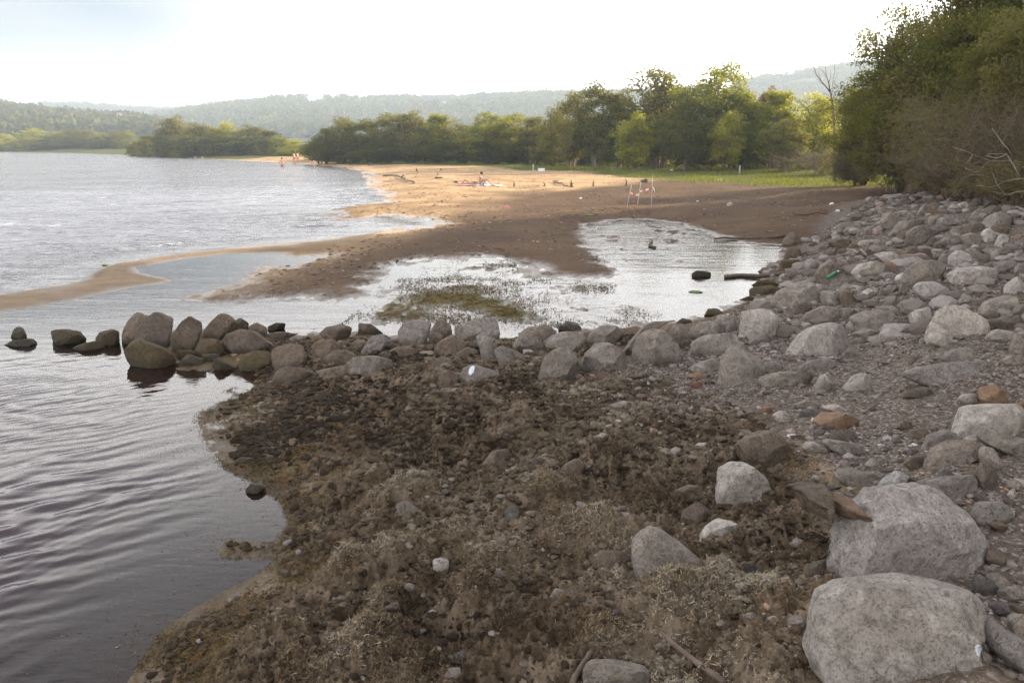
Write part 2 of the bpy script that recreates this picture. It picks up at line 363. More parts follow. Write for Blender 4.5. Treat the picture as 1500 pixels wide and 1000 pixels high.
for lam, ang, am, s in ((.27,2.3,.0032,1),(.17,2.05,.0019,2),(.105,2.6,.0010,3),(.50,2.45,.0042,4)):
    ph = 2*PI*(X*math.cos(ang)+Y*math.sin(ang))/lam+2.2*fbm(X*.9, Y*.9, 120+s, 3)*2.5
    w2 += am*np.sin(ph)*(.4+1.0*np.clip(.3+fbm(X*.8, Y*.8, 130+s, 2)*1.6, 0, 1))
Zw = w*chop*lake_fade+w2*rip*(1-chop)
used = keep_v
fk = used[f].any(1); f = f[fk]
idx = np.zeros(len(X), np.int64)-1; uv = np.unique(f); idx[uv] = np.arange(len(uv))
me = mesh_np("lake_water", np.stack([X, Y, Zw], 1)[uv], idx[f])
pch = .25*sstep(sdist(X, Y, POOL), -1., 1.)+.10*sstep(sdist(X, Y, WET), -.5, .5)
pch = pch+.07*sstep(Y, 8., 11.)*(1-sstep(Y, 28, 34))
attr(me, 'chop', np.clip(chop+.05*rip+pch, 0, 1)[uv]); attr(me, 'deep', (np.clip(.25+sstep(-zt, .0, .45)*.7, 0, .96)*np.clip(chop+rip+.15, 0, 1))[uv])
tag(obj("water", me, water_material()), kind='structure', label='lake water with bright ripples and a calm lagoon', cat='water')
# ================================================================== ROCKS
def rock_material(name, base, light, dark, extra=None, moss=0.):
    n = NT(name); tc = n.N('ShaderNodeTexCoord').outputs['Object']; oi = n.N('ShaderNodeObjectInfo')
    add = n.N('ShaderNodeVectorMath', operation='MULTIPLY_ADD'); n.L(tc, add.inputs[0]); add.inputs[1].default_value = (1, 1, 1)
    cb = n.N('ShaderNodeCombineXYZ')
    for i in range(3): n.L(n.math('MULTIPLY', oi.outputs['Random'], 37.+11*i), cb.inputs[i])
    n.L(cb.outputs[0], add.inputs[2]); v = add.outputs[0]
    a = n.noise(v, 3.2, 6, .62, .4); b = n.noise(v, 17, 6, .7); c = n.noise(v, 75, 4, .7); d = n.noise(v, 7, 5, .65, 1.2)
    col = n.mix(n.ramp(a, [(.32, 0.), (.68, 1.)]), base, light)
    col = n.mix(n.ramp(b, [(.46, 0.), (.66, .62)]), col, dark)
    col = n.mix(n.ramp(d, [(.54, 0.), (.64, .55)]), col, extra or tuple(x*1.35 for x in light))
    col = n.mix(n.ramp(c, [(.52, 0.), (.68, .8)]), col, dark)
    col = n.mix(n.ramp(c, [(.25, .5), (.42, 0.)]), col, tuple(min(.6, x*1.5) for x in light))
    vo = n.voro(v, 7., 'DISTANCE_TO_EDGE'); crack = n.ramp(vo.outputs['Distance'], [(0., 1.), (.025, 0.)])
    crk = n.math('MULTIPLY', crack, n.ramp(a, [(.52, 0.), (.62, 1.)]))
    col = n.mix(n.math('MULTIPLY', crk, .5), col, tuple(x*.5 for x in dark))
    pos = n.N('ShaderNodeNewGeometry').outputs['Position']; sx = n.N('ShaderNodeSeparateXYZ'); n.L(pos, sx.inputs[0])
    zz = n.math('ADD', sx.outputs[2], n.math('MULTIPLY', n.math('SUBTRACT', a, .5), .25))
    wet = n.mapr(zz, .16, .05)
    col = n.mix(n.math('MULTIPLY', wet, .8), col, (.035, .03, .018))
    if moss: col = n.mix(n.math('MULTIPLY', n.ramp(a, [(.38, 0.), (.6, 1.)]), moss), col, (.058, .050, .018))
    br = n.mix(n.ramp(oi.outputs['Random'], [(0., .78), (.5, 1.), (1., 1.12)]), (0, 0, 0), (1, 1, 1))
    col = n.mix(1., col, n.ramp(oi.outputs['Random'], [(0., (.78, .74, .70)), (.3, (1.10, 1.04, .97)), (.5, (.82, .82, .84)), (.75, (.98, .90, .82)), (1., (1.2, 1.18, 1.16))]), 'MULTIPLY')
    nb = n.bump(a, .7, .09); nb = n.bump(b, 1., .04, nb); nb = n.bump(c, 1., .012, nb); nb = n.bump(n.math('SUBTRACT', 1., crk), .5, .01, nb)
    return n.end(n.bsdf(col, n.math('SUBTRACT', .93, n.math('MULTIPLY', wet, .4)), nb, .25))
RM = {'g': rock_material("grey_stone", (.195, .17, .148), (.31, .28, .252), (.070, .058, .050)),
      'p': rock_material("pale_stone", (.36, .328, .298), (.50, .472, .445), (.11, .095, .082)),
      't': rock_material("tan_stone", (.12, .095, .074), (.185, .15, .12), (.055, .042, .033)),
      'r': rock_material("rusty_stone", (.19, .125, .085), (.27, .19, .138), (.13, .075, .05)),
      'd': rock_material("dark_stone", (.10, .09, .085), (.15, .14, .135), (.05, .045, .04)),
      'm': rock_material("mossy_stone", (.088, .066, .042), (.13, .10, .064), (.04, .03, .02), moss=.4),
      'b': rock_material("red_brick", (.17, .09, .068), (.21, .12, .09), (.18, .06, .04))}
COLW = {'g': 'grey', 'p': 'pale grey', 't': 'brown', 'r': 'rusty orange', 'd': 'dark grey', 'm': 'mossy green-brown', 'b': 'brick red'}
def ico(n):
    import bmesh
    bm = bmesh.new(); bmesh.ops.create_icosphere(bm, subdivisions=n, radius=1)
    v = np.array([x.co for x in bm.verts]); f = np.array([[q.index for q in p.verts] for p in bm.faces]); bm.free()
    return v/np.linalg.norm(v, axis=1)[:, None], f
ICO = {k: ico(k) for k in (1, 2, 3, 4, 5, 6)}
def rock_mesh(name, outline, T, seed, lod, frame, cuts=8, rough=1., planes=()):
    """outline: (k,2) polygon in metres round its centre in the plane (frame[0], frame[1]); T: thickness along frame[2]"""
    rg = np.random.default_rng(seed)
    sp_, fc = ICO[lod]
    a, b, c = sp_.T
    th = np.arctan2(b, a)
    k = len(outline); tt = np.full(len(th), 1e9)
    dx, dy = np.cos(th), np.sin(th)
    for i in range(k):
        p = outline[i-1]; e = outline[i]-p
        den = dx*e[1]-dy*e[0]; den = np.where(np.abs(den) < 1e-9, 1e-9, den)
        t = (p[0]*e[1]-p[1]*e[0])/den; s = (p[0]*dy-p[1]*dx)/den
        okk = (t > 0) & (s >= -1e-6) & (s <= 1+1e-6)
        tt = np.where(okk & (t < tt), t, tt)
    mean = np.median(tt[tt < 1e8]); tt = np.where(tt > 1e8, mean, tt)
    s = np.sqrt(np.clip(a*a+b*b, 1e-12, 1)); su = s**.55
    R = float(np.max(np.linalg.norm(outline, axis=1)))
    px = tt*su*dx; py = tt*su*dy; pz = T/2*np.sign(c)*np.abs(c)**.62
    q = np.stack([px/R, py/R, pz/(T/2)], 1)
    asp = np.array([1, 1, T/2/R])
    for m, pf in planes:
        m = np.array(m, float); m /= np.linalg.norm(m); d = q@m; p = d.max()*pf; d = d-p; dd = .5*(d+np.sqrt(d*d+.0001)); q = q-m[None, :]*(dd*.97)[:, None]
    for i in range(cuts):
        m = rg.normal(size=3); 
        if i < cuts*.7: m[2] = abs(m[2])*1.1+.35; m[1] += .25
        if lod == 6: m[2] = abs(m[2])+.9
        m /= np.linalg.norm(m)
        ext = (q@m).max(); p = ext*rg.uniform(.50, .84)
        d = q@m-p; dd = .5*(d+np.sqrt(d*d+.00006)); q = q-m[None, :]*(dd*.94)[:, None]
    if lod >= 4:
        for i in range(7 if lod < 6 else 12):
            m = rg.normal(size=3); m[2] = abs(m[2])*1.6; m /= np.linalg.norm(m)
            dd = q@m; p = dd.max()*rg.uniform(.86, .97); d = dd-p; dd = .5*(d+np.sqrt(d*d+.00004)); q = q-m[None, :]*(dd*.9)[:, None]
    for ax in (0, 1):
        lo, hi = outline[:, ax].min()/R, outline[:, ax].max()/R; a0, a1 = q[:, ax].min(), q[:, ax].max()
        q[:, ax] = lo+(q[:, ax]-a0)*(hi-lo)/(a1-a0)
    P = q*np.array([R, R, T/2])
    size = (R*R*T)**(1/3.)
    o = rg.uniform(0, 90, 3); f1 = 1.6/size; f2 = 5/size; f3 = 15/size
    Q = P+o
    nr = noise3(Q[:,0]*f1, Q[:,1]*f1, Q[:,2]*f1, seed)*.034+(1-2*np.abs(noise3(Q[:,0]*f2, Q[:,1]*f2, Q[:,2]*f2, seed+1)))*.016+noise3(Q[:,0]*f2, Q[:,1]*f2, Q[:,2]*f2, seed+3)*.018
    if lod >= 4: nr = nr+noise3(Q[:,0]*f3, Q[:,1]*f3, Q[:,2]*f3, seed+2)*.009
    if lod >= 5: nr = nr+noise3(Q[:,0]*f3*3, Q[:,1]*f3*3, Q[:,2]*f3*3, seed+4)*.005
    if lod >= 6:
        e_ = np.maximum(0, noise3(Q[:,0]*f2*.8, Q[:,1]*f2*1.6, Q[:,2]*f2*.8, seed+7)-.15); nr = nr-.035*sstep(e_, 0, .12)+noise3(Q[:,0]*f3*6, Q[:,1]*f3*6, Q[:,2]*f3*6, seed+8)*.003
    P = P*(1+(nr*rough)[:, None]*1.3)
    M = np.array(frame)
    return mesh_np(name, P@M, fc)
RU = np.array([1., 0, 0]); UU = np.array([0, sp, cp]); TU = np.array([0, -cp, sp])
LOG = []
def place_rock(name, pts, kind, seed, label=None, ref=None, deep=.3, cuts=8, T=None, rough=1., vb=None, planes=(), push=0.):
    pts = np.array(pts, float); vbot = vb or pts[:, 1].max(); u0, u1 = pts[:, 0].min(), pts[:, 0].max()
    uc = pts[pts[:, 1] > vbot-.35*(np.ptp(pts[:, 1])+1), 0].mean() if vb is None else (u0+u1)/2
    G, t = hit(uc, min(vbot-1, 1035))
    wpx, hpx = u1-u0, np.ptp(pts[:, 1])
    T_ = T or .82*math.sqrt(wpx*hpx)*t/F*(1.15 if hpx < wpx*.6 else 1)
    t2 = t+.30*T_+push
    cu, cv = (u0+u1)/2, pts[:, 1].mean()*.5+(pts[:, 1].min()+vbot)*.25
    C = CAM+ray(cu, cv)*t2
    sc = t2/F
    ol = np.stack([(pts[:, 0]-cu)*sc, -(pts[:, 1]-cv)*sc], 1)
    H_ = hpx*sc
    low = ol[:, 1] < 0
    ol[low, 1] -= deep*H_*np.minimum(1, -ol[low, 1]/(H_*.5))
    # order by angle round the centre
    # smooth the outline: corner cutting
    for _ in range(1):
        nx = np.roll(ol, -1, 0); ol = np.stack([ol*.9+nx*.1, ol*.1+nx*.9], 1).reshape(-1, 2)
    mpx = max(wpx, hpx)*.68
    lod = 6 if mpx > 120 else 5 if mpx > 45 else 4 if mpx > 17 else 3
    me = rock_mesh(name, ol, T_, seed, lod, (RU, UU, TU), cuts, rough, planes)
    o = obj(name, me, RM[kind], None, C)
    LOG.append(dict(o=o, u=cu, v=cv, w=wpx, h=hpx, W=wpx*sc, kind=kind, label=label, ref=ref, P=C, r=max(wpx, hpx)*sc/2))
    return o
CR = {'A': (0, 440, .3), 'B': (360, 440, .3), 'C': (740, 440, .3), 'D': (1100, 440, .3), 'E': (1100, 260, .3), 'F': (1100, 700, .3), 'G': (740, 700, .3), 'H': (360, 700, .3), 'P': (800, 300, .2667), 'X': (1200, 260, .15), 'Y': (1300, 260, .15)}
ROCKS = """
A m|48,150 75,127 110,133 130,165 110,188 60,188|small mossy stone sitting on the leftmost low slab in the water|the leftmost mossy stones
A m|18,215 50,193 120,185 168,200 120,220 40,228|low mossy slab at the far left end, barely above the water|
A m|232,175 245,145 300,138 380,148 416,180 400,205 330,218 250,205|wide flat-topped mossy boulder standing in the water beyond the end of the jetty|the flat-topped mossy boulder
A m|350,228 420,205 480,195 492,215 485,248 430,248|low wedge of mossy rock in front of the square mossy stone in the water|
A m|455,185 490,152 540,140 572,150 575,205 530,222 490,205|squarish mossy stone standing in the water nearest the jetty end|the squarish mossy stone
A t|600,190 610,110 650,70 720,57 760,80 700,150 650,215 612,220|brown boulder half hidden behind the big rounded one at the jetty end|
A t|650,150 690,95 760,57 810,75 855,130 850,190 790,235 720,215 655,180|big rounded brown boulder topping the water end of the stone jetty|the big boulder at the jetty end
A m|600,250 650,180 700,215 800,250 850,280 800,335 650,310 610,280|dark wet mossy rock carrying the big boulder at the jetty end, at the waterline|
A t|845,200 865,110 890,70 970,105 975,150 940,230 890,270 850,245|upright pointed brown block right of the big boulder at the jetty end|the upright pointed block
A m|850,245 940,240 975,265 900,300 865,290|small flat mossy stone wedged under the upright pointed block|
A t|975,150 985,95 1030,65 1090,63 1130,95 1165,135 1100,185 1010,195 980,190|large smooth round-backed brown boulder on the jetty behind a small mossy one|the round-backed jetty boulder
A m|950,215 990,185 1060,195 1095,250 1060,290 990,275 950,245|golden brown mossy stone under the round-backed jetty boulder|the golden mossy stone
A m|865,310 910,260 990,290 1000,325 900,330|green mossy stone at the waterline below the upright pointed block|
A m|980,260 1060,260 1090,290 1020,315 985,300|green slab of stone below the golden mossy stone|
A m|1020,320 1060,280 1110,290 1150,330 1060,345|green triangular stone at the foot of the jetty just above the shallow water|the green triangular stone
A t|1085,210 1110,165 1170,138 1240,150 1330,215 1310,245 1160,275 1110,260|broad angular brown boulder with a flat left face on the front of the jetty|the broad angular jetty boulder
A t|1135,105 1170,82 1210,110 1205,140 1160,140|small stone behind the jetty crest with a pointed top|
A t|1205,130 1250,105 1300,130 1310,180 1250,165|small wedge-shaped stone on the jetty crest behind the broad angular boulder|
A m|1155,330 1165,270 1240,245 1320,245 1320,320 1250,345|square block of weedy stone under the broad angular jetty boulder|the weedy square block
B t|100,130 150,108 190,110 190,135 120,150||
B t|90,165 180,150 260,170 200,195 130,185|thin flat pale brown slab lying behind the jetty|
B t|108,280 130,235 200,215 270,215 300,270 280,320 180,345 125,330|large brown boulder with a weed-covered right shoulder, left part of the jetty front|the weed-shouldered boulder
B t|120,390 150,335 200,320 270,330 310,370 270,405 180,420 130,405|round brown boulder standing forward of the jetty at the edge of the yellow weed|the round forward boulder
B t|320,215 350,190 420,190 470,220 440,260 380,290 325,270||
B t|355,160 400,130 470,115 515,130 510,170 460,200 380,180|angular boulder with a dark undercut right face on the back of the jetty|the undercut boulder
B t|540,150 570,110 620,115 670,155 600,170 545,165||
B t|380,260 430,240 500,245 540,280 480,320 410,310|blunt four-sided block in the middle of the left half of the jetty|the blunt four-sided block
B t|320,350 400,330 490,315 520,350 450,388 340,385|low stone draped with dry weed between two larger jetty stones|
B g|500,300 530,275 620,270 690,285 715,320 650,360 540,375 510,345|long flat-topped grey block lying in front of the jetty|the long flat-topped block
B t|505,225 540,190 580,200 590,225 540,245||
B g|560,240 610,175 660,160 705,180 680,220 620,270 570,260|slanting smooth slab leaning to the right in the jetty|the slanting slab
B t|685,240 720,222 800,222 845,245 810,275 720,280|low lens-shaped stone under the tall jetty boulders|
B t|700,205 740,180 800,195 800,220 710,222||
B g|740,165 790,105 850,90 905,110 890,180 850,230 800,220 745,185|tall smooth grey boulder with a shaded right side on the jetty crest|the tall smooth grey boulder
B t|890,165 915,105 960,90 1000,120 1010,160 950,200 905,195|narrow boulder between the tall smooth grey one and the widest crest boulder|
B g|1015,130 1090,95 1160,80 1210,100 1240,150 1200,180 1110,205 1030,180|widest boulder on the middle of the jetty crest, humped like a back|the humped crest boulder
B t|910,270 940,175 1000,165 1095,220 1010,260 950,280|triangular grey-brown slab leaning below the humped crest boulder|the leaning triangular slab
B t|870,240 890,215 920,220 915,250 880,250||
B t|910,300 950,270 1010,280 1000,310 925,350 910,330||
B g|1120,180 1165,158 1200,190 1225,270 1195,320 1160,300 1145,240|narrow upright slab standing on end at the front of the jetty|the narrow upright slab
B t|1020,260 1080,225 1135,245 1125,285 1060,285||
B g|1210,240 1260,218 1300,260 1330,310 1250,335 1235,290|pointed slab lying right of the narrow upright one|
B t|930,390 950,350 990,335 1040,370 1030,415 960,430|round brown stone left of the stone with a white mark|
B t|930,460 960,425 1010,430 1020,465 970,480||
B g|1040,370 1060,330 1110,312 1170,330 1250,360 1220,400 1180,420 1060,410|grey stone with a bluish white mark on its left shoulder in front of the jetty|the white-marked stone
B t|1090,220 1130,205 1140,240 1110,240||
C g|30,215 75,155 120,125 180,150 180,220 120,250 60,250|boulder with a sloping left face on the jetty crest near the middle|
C g|120,140 200,112 260,130 210,180 150,200||
C g|180,205 210,165 290,150 380,155 400,190 370,225 300,240 210,245|broad overhanging boulder above the oval speckled one|the overhanging boulder
C g|260,130 300,100 350,105 385,150 330,155 265,150||
C g|0,220 60,240 130,280 100,305 50,290|thin slab slanting down to the right between jetty boulders|
C t|150,265 170,245 210,255 200,300 155,295||
C g|160,350 190,280 240,230 300,225 345,270 370,320 320,380 230,400 170,380|oval speckled grey boulder at the front foot of the jetty|the oval speckled boulder
C g|365,340 400,260 450,205 510,205 570,240 615,320 540,350 430,350|broad trapezoid boulder at the front of the jetty|the trapezoid boulder
C g|395,220 430,160 480,120 545,120 580,150 530,200 430,215|boulder with a dark notch behind the trapezoid boulder|
C g|545,180 600,150 680,105 780,95 830,110 790,145 700,150 640,220 610,275 560,240|long arched slab curving over the right part of the jetty crest|the arched slab
C g|625,250 650,180 700,140 770,140 830,200 865,250 840,300 740,325 640,305|largest heart-shaped boulder at the front of the right part of the jetty|the heart-shaped boulder
C g|790,165 820,125 880,112 905,150 905,210 870,240 820,210|egg-shaped grey boulder behind and right of the heart-shaped one|the egg-shaped boulder
C g|905,140 950,105 1020,100 1085,140 1080,160 970,170 915,200||
C g|890,270 910,200 970,165 1070,160 1130,180 1150,220 1060,270 960,280|broad smooth half-buried boulder left of the dark-sided leaning one|the broad half-buried boulder
C g|1020,95 1060,70 1130,75 1150,130 1090,150||
C p|1135,120 1150,65 1200,42 1290,42 1333,80 1320,150 1240,190 1150,165|pale rounded rectangular boulder at the landward end of the jetty|the pale rectangular boulder
C m|970,70 990,40 1040,38 1070,65 1010,85|small brown wet stone at the lagoon edge behind the jetty|
C m|830,110 870,85 915,95 910,115 860,120||
C g|1045,380 1060,260 1110,225 1180,230 1260,280 1270,330 1180,400 1110,410|faceted grey boulder with a dark right face standing alone in front of the jetty|the faceted lone boulder
C g|890,330 960,300 1040,280 1060,290 1045,360 960,350||
C t|700,460 740,430 780,440 760,470||
C g|500,515 570,490 640,500 620,550 530,545|flat grey stone almost buried in gravel below the heart-shaped boulder|
C t|1130,770 1160,700 1220,655 1290,635 1350,660 1385,720 1340,790 1280,825 1180,800|brown blotchy boulder among the dry weed|the brown blotchy boulder
C p|1010,910 1050,830 1110,790 1180,790 1260,850 1305,920 1290,990 1180,1010 1050,985|pale domed boulder with a white left edge, below the brown blotchy one|the white-edged domed boulder
B t|1110,830 1200,740 1280,725 1310,790 1220,830|brown stone half sunk in the middle of the weed|
C t|80,800 130,765 180,790 160,830 90,830||
C t|235,880 290,800 350,770 400,800 340,860 260,890|weed-crusted brown stone beside the largest heap of dry weed|
C t|820,930 900,900 970,910 940,950 840,960||
D p|175,240 240,170 320,125 400,105 470,120 495,180 470,230 380,275 260,275|large pale boulder sloping down to the left on the bank|the large sloping pale boulder
D g|230,120 290,60 370,25 430,45 430,95 300,110|two-faced stone with a light left and dark right side|the two-faced stone
D t|180,75 230,15 270,5 305,35 250,60||
D g|425,40 480,35 520,55 500,90 440,95||
D g|485,90 550,55 640,45 760,60 785,110 760,160 640,160 530,150|long low grey boulder with a rounded top in the middle of the bank|the long low boulder
D g|500,160 560,135 640,155 610,190 520,195||
D p|780,70 840,30 880,45 870,110 800,150||
D p|870,130 910,40 960,20 1040,25 1130,90 1160,140 1080,190 960,190 880,185|broken pale boulder with a bright concave face|the broken pale boulder
D p|870,190 900,110 960,170 1005,225 930,205||
D g|440,270 470,235 520,240 540,265 480,285||
D g|230,320 300,290 390,280 430,310 340,335 260,340||
D g|45,375 110,350 220,340 320,360 280,400 180,425 80,415|smooth flat grey stone half buried in gravel right of the faceted lone boulder|the smooth half-buried stone
D g|60,300 110,290 170,325 100,345 60,340||
D g|300,435 340,375 390,350 420,380 380,430 340,455||
D p|440,425 500,380 560,350 590,390 600,440 520,450|small sharp-edged pale stone with a shaded right side on open gravel|the sharp-edged pale stone
D g|745,360 820,330 940,305 1100,295 1200,320 1230,360 1150,400 980,400 860,400|very long low pitted grey slab on open gravel|the long pitted slab
D g|930,280 980,235 1050,230 1100,290 1000,300||
D t|745,470 780,425 850,420 915,465 830,480|flat brownish stone level with the gravel below the long pitted slab|
D p|1015,480 1040,455 1110,460 1120,495 1060,505||
D r|1108,470 1130,425 1190,408 1240,440 1265,490 1230,518 1130,495|orange boulder on top of the stone pile at the right edge|the orange boulder
D p|1005,640 1050,560 1110,505 1200,505 1320,550 1345,600 1320,640 1180,650 1110,690 1020,665|large pale wedge with a rusty underside carrying the orange boulder|the pale wedge
D g|1120,665 1200,655 1345,670 1345,770 1250,735 1150,700|long pointed slab under the pale wedge at the right edge|
D g|835,700 870,660 960,635 1010,650 1000,690 880,740 840,725||
D g|860,790 900,715 970,680 1060,680 1110,710 1115,770 1040,810 930,815 865,815|smooth domed grey-brown boulder at the front of the right-hand pile|the smooth domed boulder
D g|1110,750 1140,710 1200,725 1240,790 1200,825 1130,795||
D t|745,795 790,760 850,765 855,815 790,820||
D g|920,830 950,815 985,840 950,865 920,855||
D t|1095,850 1120,790 1150,785 1190,830 1200,900 1140,920 1110,880|upright brown stone in front of the smooth domed boulder|
D g|765,945 830,895 960,860 1080,850 1110,880 1090,930 1040,960 900,970|long smooth grey stone lying just behind the biggest boulder|the long smooth stone
D p|610,920 660,870 720,830 790,870 770,920 700,945 640,940||
D g|410,860 430,820 520,830 620,850 600,890 500,900|low flat stone with a dark underside on bare earth|
D r|305,590 350,545 440,545 510,570 540,610 480,635 400,620 320,600|flat orange-brown oval stone on a small stack|the flat orange oval stone
D t|375,660 410,635 490,640 525,665 510,690 430,690 380,680|yellowish brick-shaped stone under the flat orange oval one|
D g|345,685 380,675 470,690 550,720 560,750 480,750 380,720|tilted flat grey slab below the small stack|
D g|205,510 270,485 340,500 340,530 230,525||
D d|230,545 290,525 340,545 320,575 250,570||
D p|345,520 420,505 495,545 430,545||
D p|105,560 150,535 200,560 210,590 140,595||
D p|245,715 290,685 340,705 380,740 300,750||
D g|555,800 590,770 625,785 620,810 575,812||
D t|700,620 740,580 800,600 800,640 730,640||
D t|750,670 790,630 860,620 870,660 800,685||
D d|300,640 350,610 390,625 360,655||
D t|190,660 260,655 340,670 320,690 220,680||
E g|105,610 140,560 220,520 310,498 345,530 335,600 200,640 130,640|big brownish boulder with a long sloping back at the inner edge of the lagoon|the sloping lagoon-side boulder
E g|345,590 370,550 430,555 440,620 370,625|light-faced block beside the green bottle|the block beside the bottle
E t|430,560 480,555 530,600 500,630 440,620||
E g|320,470 345,425 400,400 450,440 445,490 370,510 325,490|round boulder right behind the green bottle|the round boulder behind the bottle
E t|150,330 165,290 200,262 240,290 255,325 200,338|pointed brown stone at the far right corner of the lagoon|the pointed lagoon stone
E t|160,400 175,350 220,335 255,365 255,400 200,405|round brown stone at the lagoon edge|the round lagoon stone
E m|140,440 180,400 230,398 265,430 230,460 160,460||
E t|300,300 350,265 410,265 400,290 320,310||
E t|280,330 300,310 330,320 320,340||
X t|0,580 60,540 150,530 120,570 40,625||
X g|200,520 190,450 300,435 430,440 440,480 400,545 260,530|long dark-faced block lying level on the upper slope|the long dark-faced block
X t|90,630 150,600 310,610 300,660 240,715 180,690|brown block with a flat cut face|
X t|270,700 320,640 370,650 390,700 330,740||
X p|370,650 400,610 560,610 640,630 540,660 430,675|thin pale pointed slab lying flat on the slope|
X t|360,720 400,690 500,700 580,750 520,800 420,790||
X p|545,800 560,750 640,720 740,725 820,790 740,820 620,830|smooth pale stone with a blue-grey top on the slope|the blue-grey topped stone
X g|380,900 450,840 560,815 640,850 680,940 600,990 450,975||
X g|430,550 470,480 560,465 650,480 640,530 560,570||
X g|550,440 640,400 640,360 760,360 850,380 800,460 700,500||
X t|300,420 320,350 420,350 440,400 330,430||
X g|560,360 570,310 600,290 750,310 870,350 750,370||
X g|680,540 790,450 840,400 1040,395 1040,440 900,520 740,590|long sloping ledge of grey rock high on the bank|the long sloping ledge
X t|750,600 780,530 850,530 870,600 800,650||
X g|850,660 880,530 960,470 1070,460 1160,520 1140,600 1000,650|large faceted boulder high on the bank with a light top edge|the large faceted upper boulder
X t|1060,650 1070,600 1130,565 1150,640 1120,690||
X t|1110,710 1130,650 1190,640 1220,690 1180,720||
X t|850,770 850,700 970,670 970,780||
X t|975,780 970,690 1070,690 1110,760 1050,800||
X p|800,830 860,780 960,775 1020,800 950,850 850,860||
X r|640,830 700,820 780,880 740,920 680,910||
X p|740,1000 760,960 860,915 890,950 850,1000||
X g|960,370 960,340 1020,260 1160,245 1180,280 1080,330 1000,380||
Y g|190,410 200,350 240,340 290,385 250,410||
Y g|385,470 390,400 500,370 520,400 470,460||
Y g|480,480 520,390 700,370 740,400 700,450 560,490||
Y r|400,360 420,320 500,325 520,350 450,375||
Y p|580,310 640,255 660,270 650,320 600,330||
Y g|560,250 600,200 660,180 720,200 690,240 620,250||
Y p|670,300 700,250 750,235 820,260 830,310 740,320|flat-lying light stone at the top edge of the rock slope|the light stone at the slope top
Y g|815,250 850,210 930,200 960,240 920,290 850,290||
Y d|930,290 1000,220 1040,200 1110,250 1060,290 980,310||
Y t|940,350 980,290 1070,260 1110,320 1050,370 970,390||
Y g|780,400 830,340 920,330 980,370 900,400||
Y g|940,450 990,380 1030,355 1130,360 1280,410 1270,490 1150,480 1000,500|big rounded rectangular boulder at the top right of the rock slope|the big boulder at the slope top
Y t|730,530 760,460 850,425 940,460 950,520 890,555 760,550|round brown boulder nested between lighter ones high on the right|the round brown upper boulder
Y g|610,560 640,490 700,475 740,500 720,560||
Y g|520,620 580,570 700,560 750,610 700,650 580,690||
Y g|720,570 800,540 900,550 960,610 930,650 780,650||
Y p|920,560 960,510 1040,490 1060,560 1030,640 960,620||
Y t|1050,560 1050,500 1160,490 1210,540 1110,580||
Y p|1060,650 1090,590 1140,540 1200,580 1190,640 1090,680||
Y g|1000,730 1020,690 1180,670 1340,660 1280,750 1050,770||
Y g|1250,820 1260,720 1340,700 1345,830||
Y p|1230,920 1280,850 1345,830 1345,940 1260,945||
Y p|605,850 620,770 690,700 760,710 830,790 840,850 700,880|smooth pale pyramid-shaped boulder above the tan and pale slab|the pale pyramid
Y g|760,760 830,690 890,680 900,740 1000,760 940,820 850,830||
Y t|870,760 930,740 1030,740 1030,790 930,800||
Y p|600,710 650,670 760,650 790,690 700,720||
Y g|450,710 470,640 520,620 560,670 540,710||
Y g|1040,900 1060,860 1150,850 1230,900 1130,940||
Y p|1150,650 1220,620 1330,640 1340,660 1180,680||
Y t|430,790 450,770 500,770 480,820||
Y g|500,800 540,740 600,750 610,820 550,850||
Y t|1280,450 1300,390 1345,370 1345,460||
Y r|1230,600 1260,560 1345,550 1345,600||
E g|740,530 760,450 820,405 910,405 965,460 960,500 850,540|large round grey boulder in the middle of the rock slope|the large round slope boulder
E p|795,545 840,510 920,505 960,540 950,600 880,590||
E p|970,480 975,440 1130,430 1210,450 1200,500 1100,525 980,500|wide slab with a tan top and a pale lower edge|the tan and pale slab
E p|500,460 540,420 610,405 670,440 670,490 580,500 520,480||
E g|1120,640 1150,600 1240,570 1345,575 1345,640 1240,665 1140,680|long rounded boulder at the right edge above a pointed pale one|the rounded edge boulder
E g|1280,460 1310,420 1345,415 1345,475||
E p|1210,570 1260,530 1310,490 1345,480 1345,570|tall pale boulder cut by the right edge above the long rounded one|
E g|955,600 980,560 1040,560 1040,590 980,610||
E g|1005,610 1050,560 1100,590 1080,630||
E p|520,580 570,540 610,550 580,590||
E g|640,550 680,520 720,540 710,570 660,570||
E p|1180,680 1215,640 1240,635 1240,680||
E g|1270,660 1310,620 1345,615 1345,680||
E t|1150,700 1250,680 1345,690 1320,745 1180,730||
E p|1140,790 1200,740 1290,755 1270,800 1180,800||
E g|1265,830 1300,760 1345,745 1345,870 1290,870||
E g|1225,890 1280,865 1345,875 1345,925 1240,915||
F p|435,410 460,320 500,215 570,175 640,130 680,80 770,80 860,70 960,90 1060,160 1150,250 1195,320 1165,460 1130,560 1090,650 800,670 480,650 438,560|huge craggy boulder with a white left edge standing behind the flat-faced one|the huge craggy boulder
F p|295,850 330,700 360,590 450,535 600,510 760,500 900,520 1060,545 1135,590 1165,700 1175,790 1130,870 1060,950 960,1060 400,1060 330,940|huge flat-faced pale boulder in the bottom right corner with a white spot|the flat-faced corner boulder
F t|255,230 270,140 320,60 370,70 410,120 425,200 380,240 290,245|upright egg-like brown stone left of the huge craggy boulder|the upright egg-like stone
F r|430,200 440,155 520,125 580,150 560,190 470,210|flat orange-brown stone between the egg-like stone and the huge craggy boulder|
F t|240,490 300,420 370,400 380,450 310,490||
F g|175,720 200,680 280,690 295,720 220,745||
F g|1075,180 1120,120 1220,115 1275,160 1230,200 1130,230||
F d|1080,540 1100,490 1180,500 1210,540 1150,570||
F g|1160,480 1220,460 1260,500 1230,540||
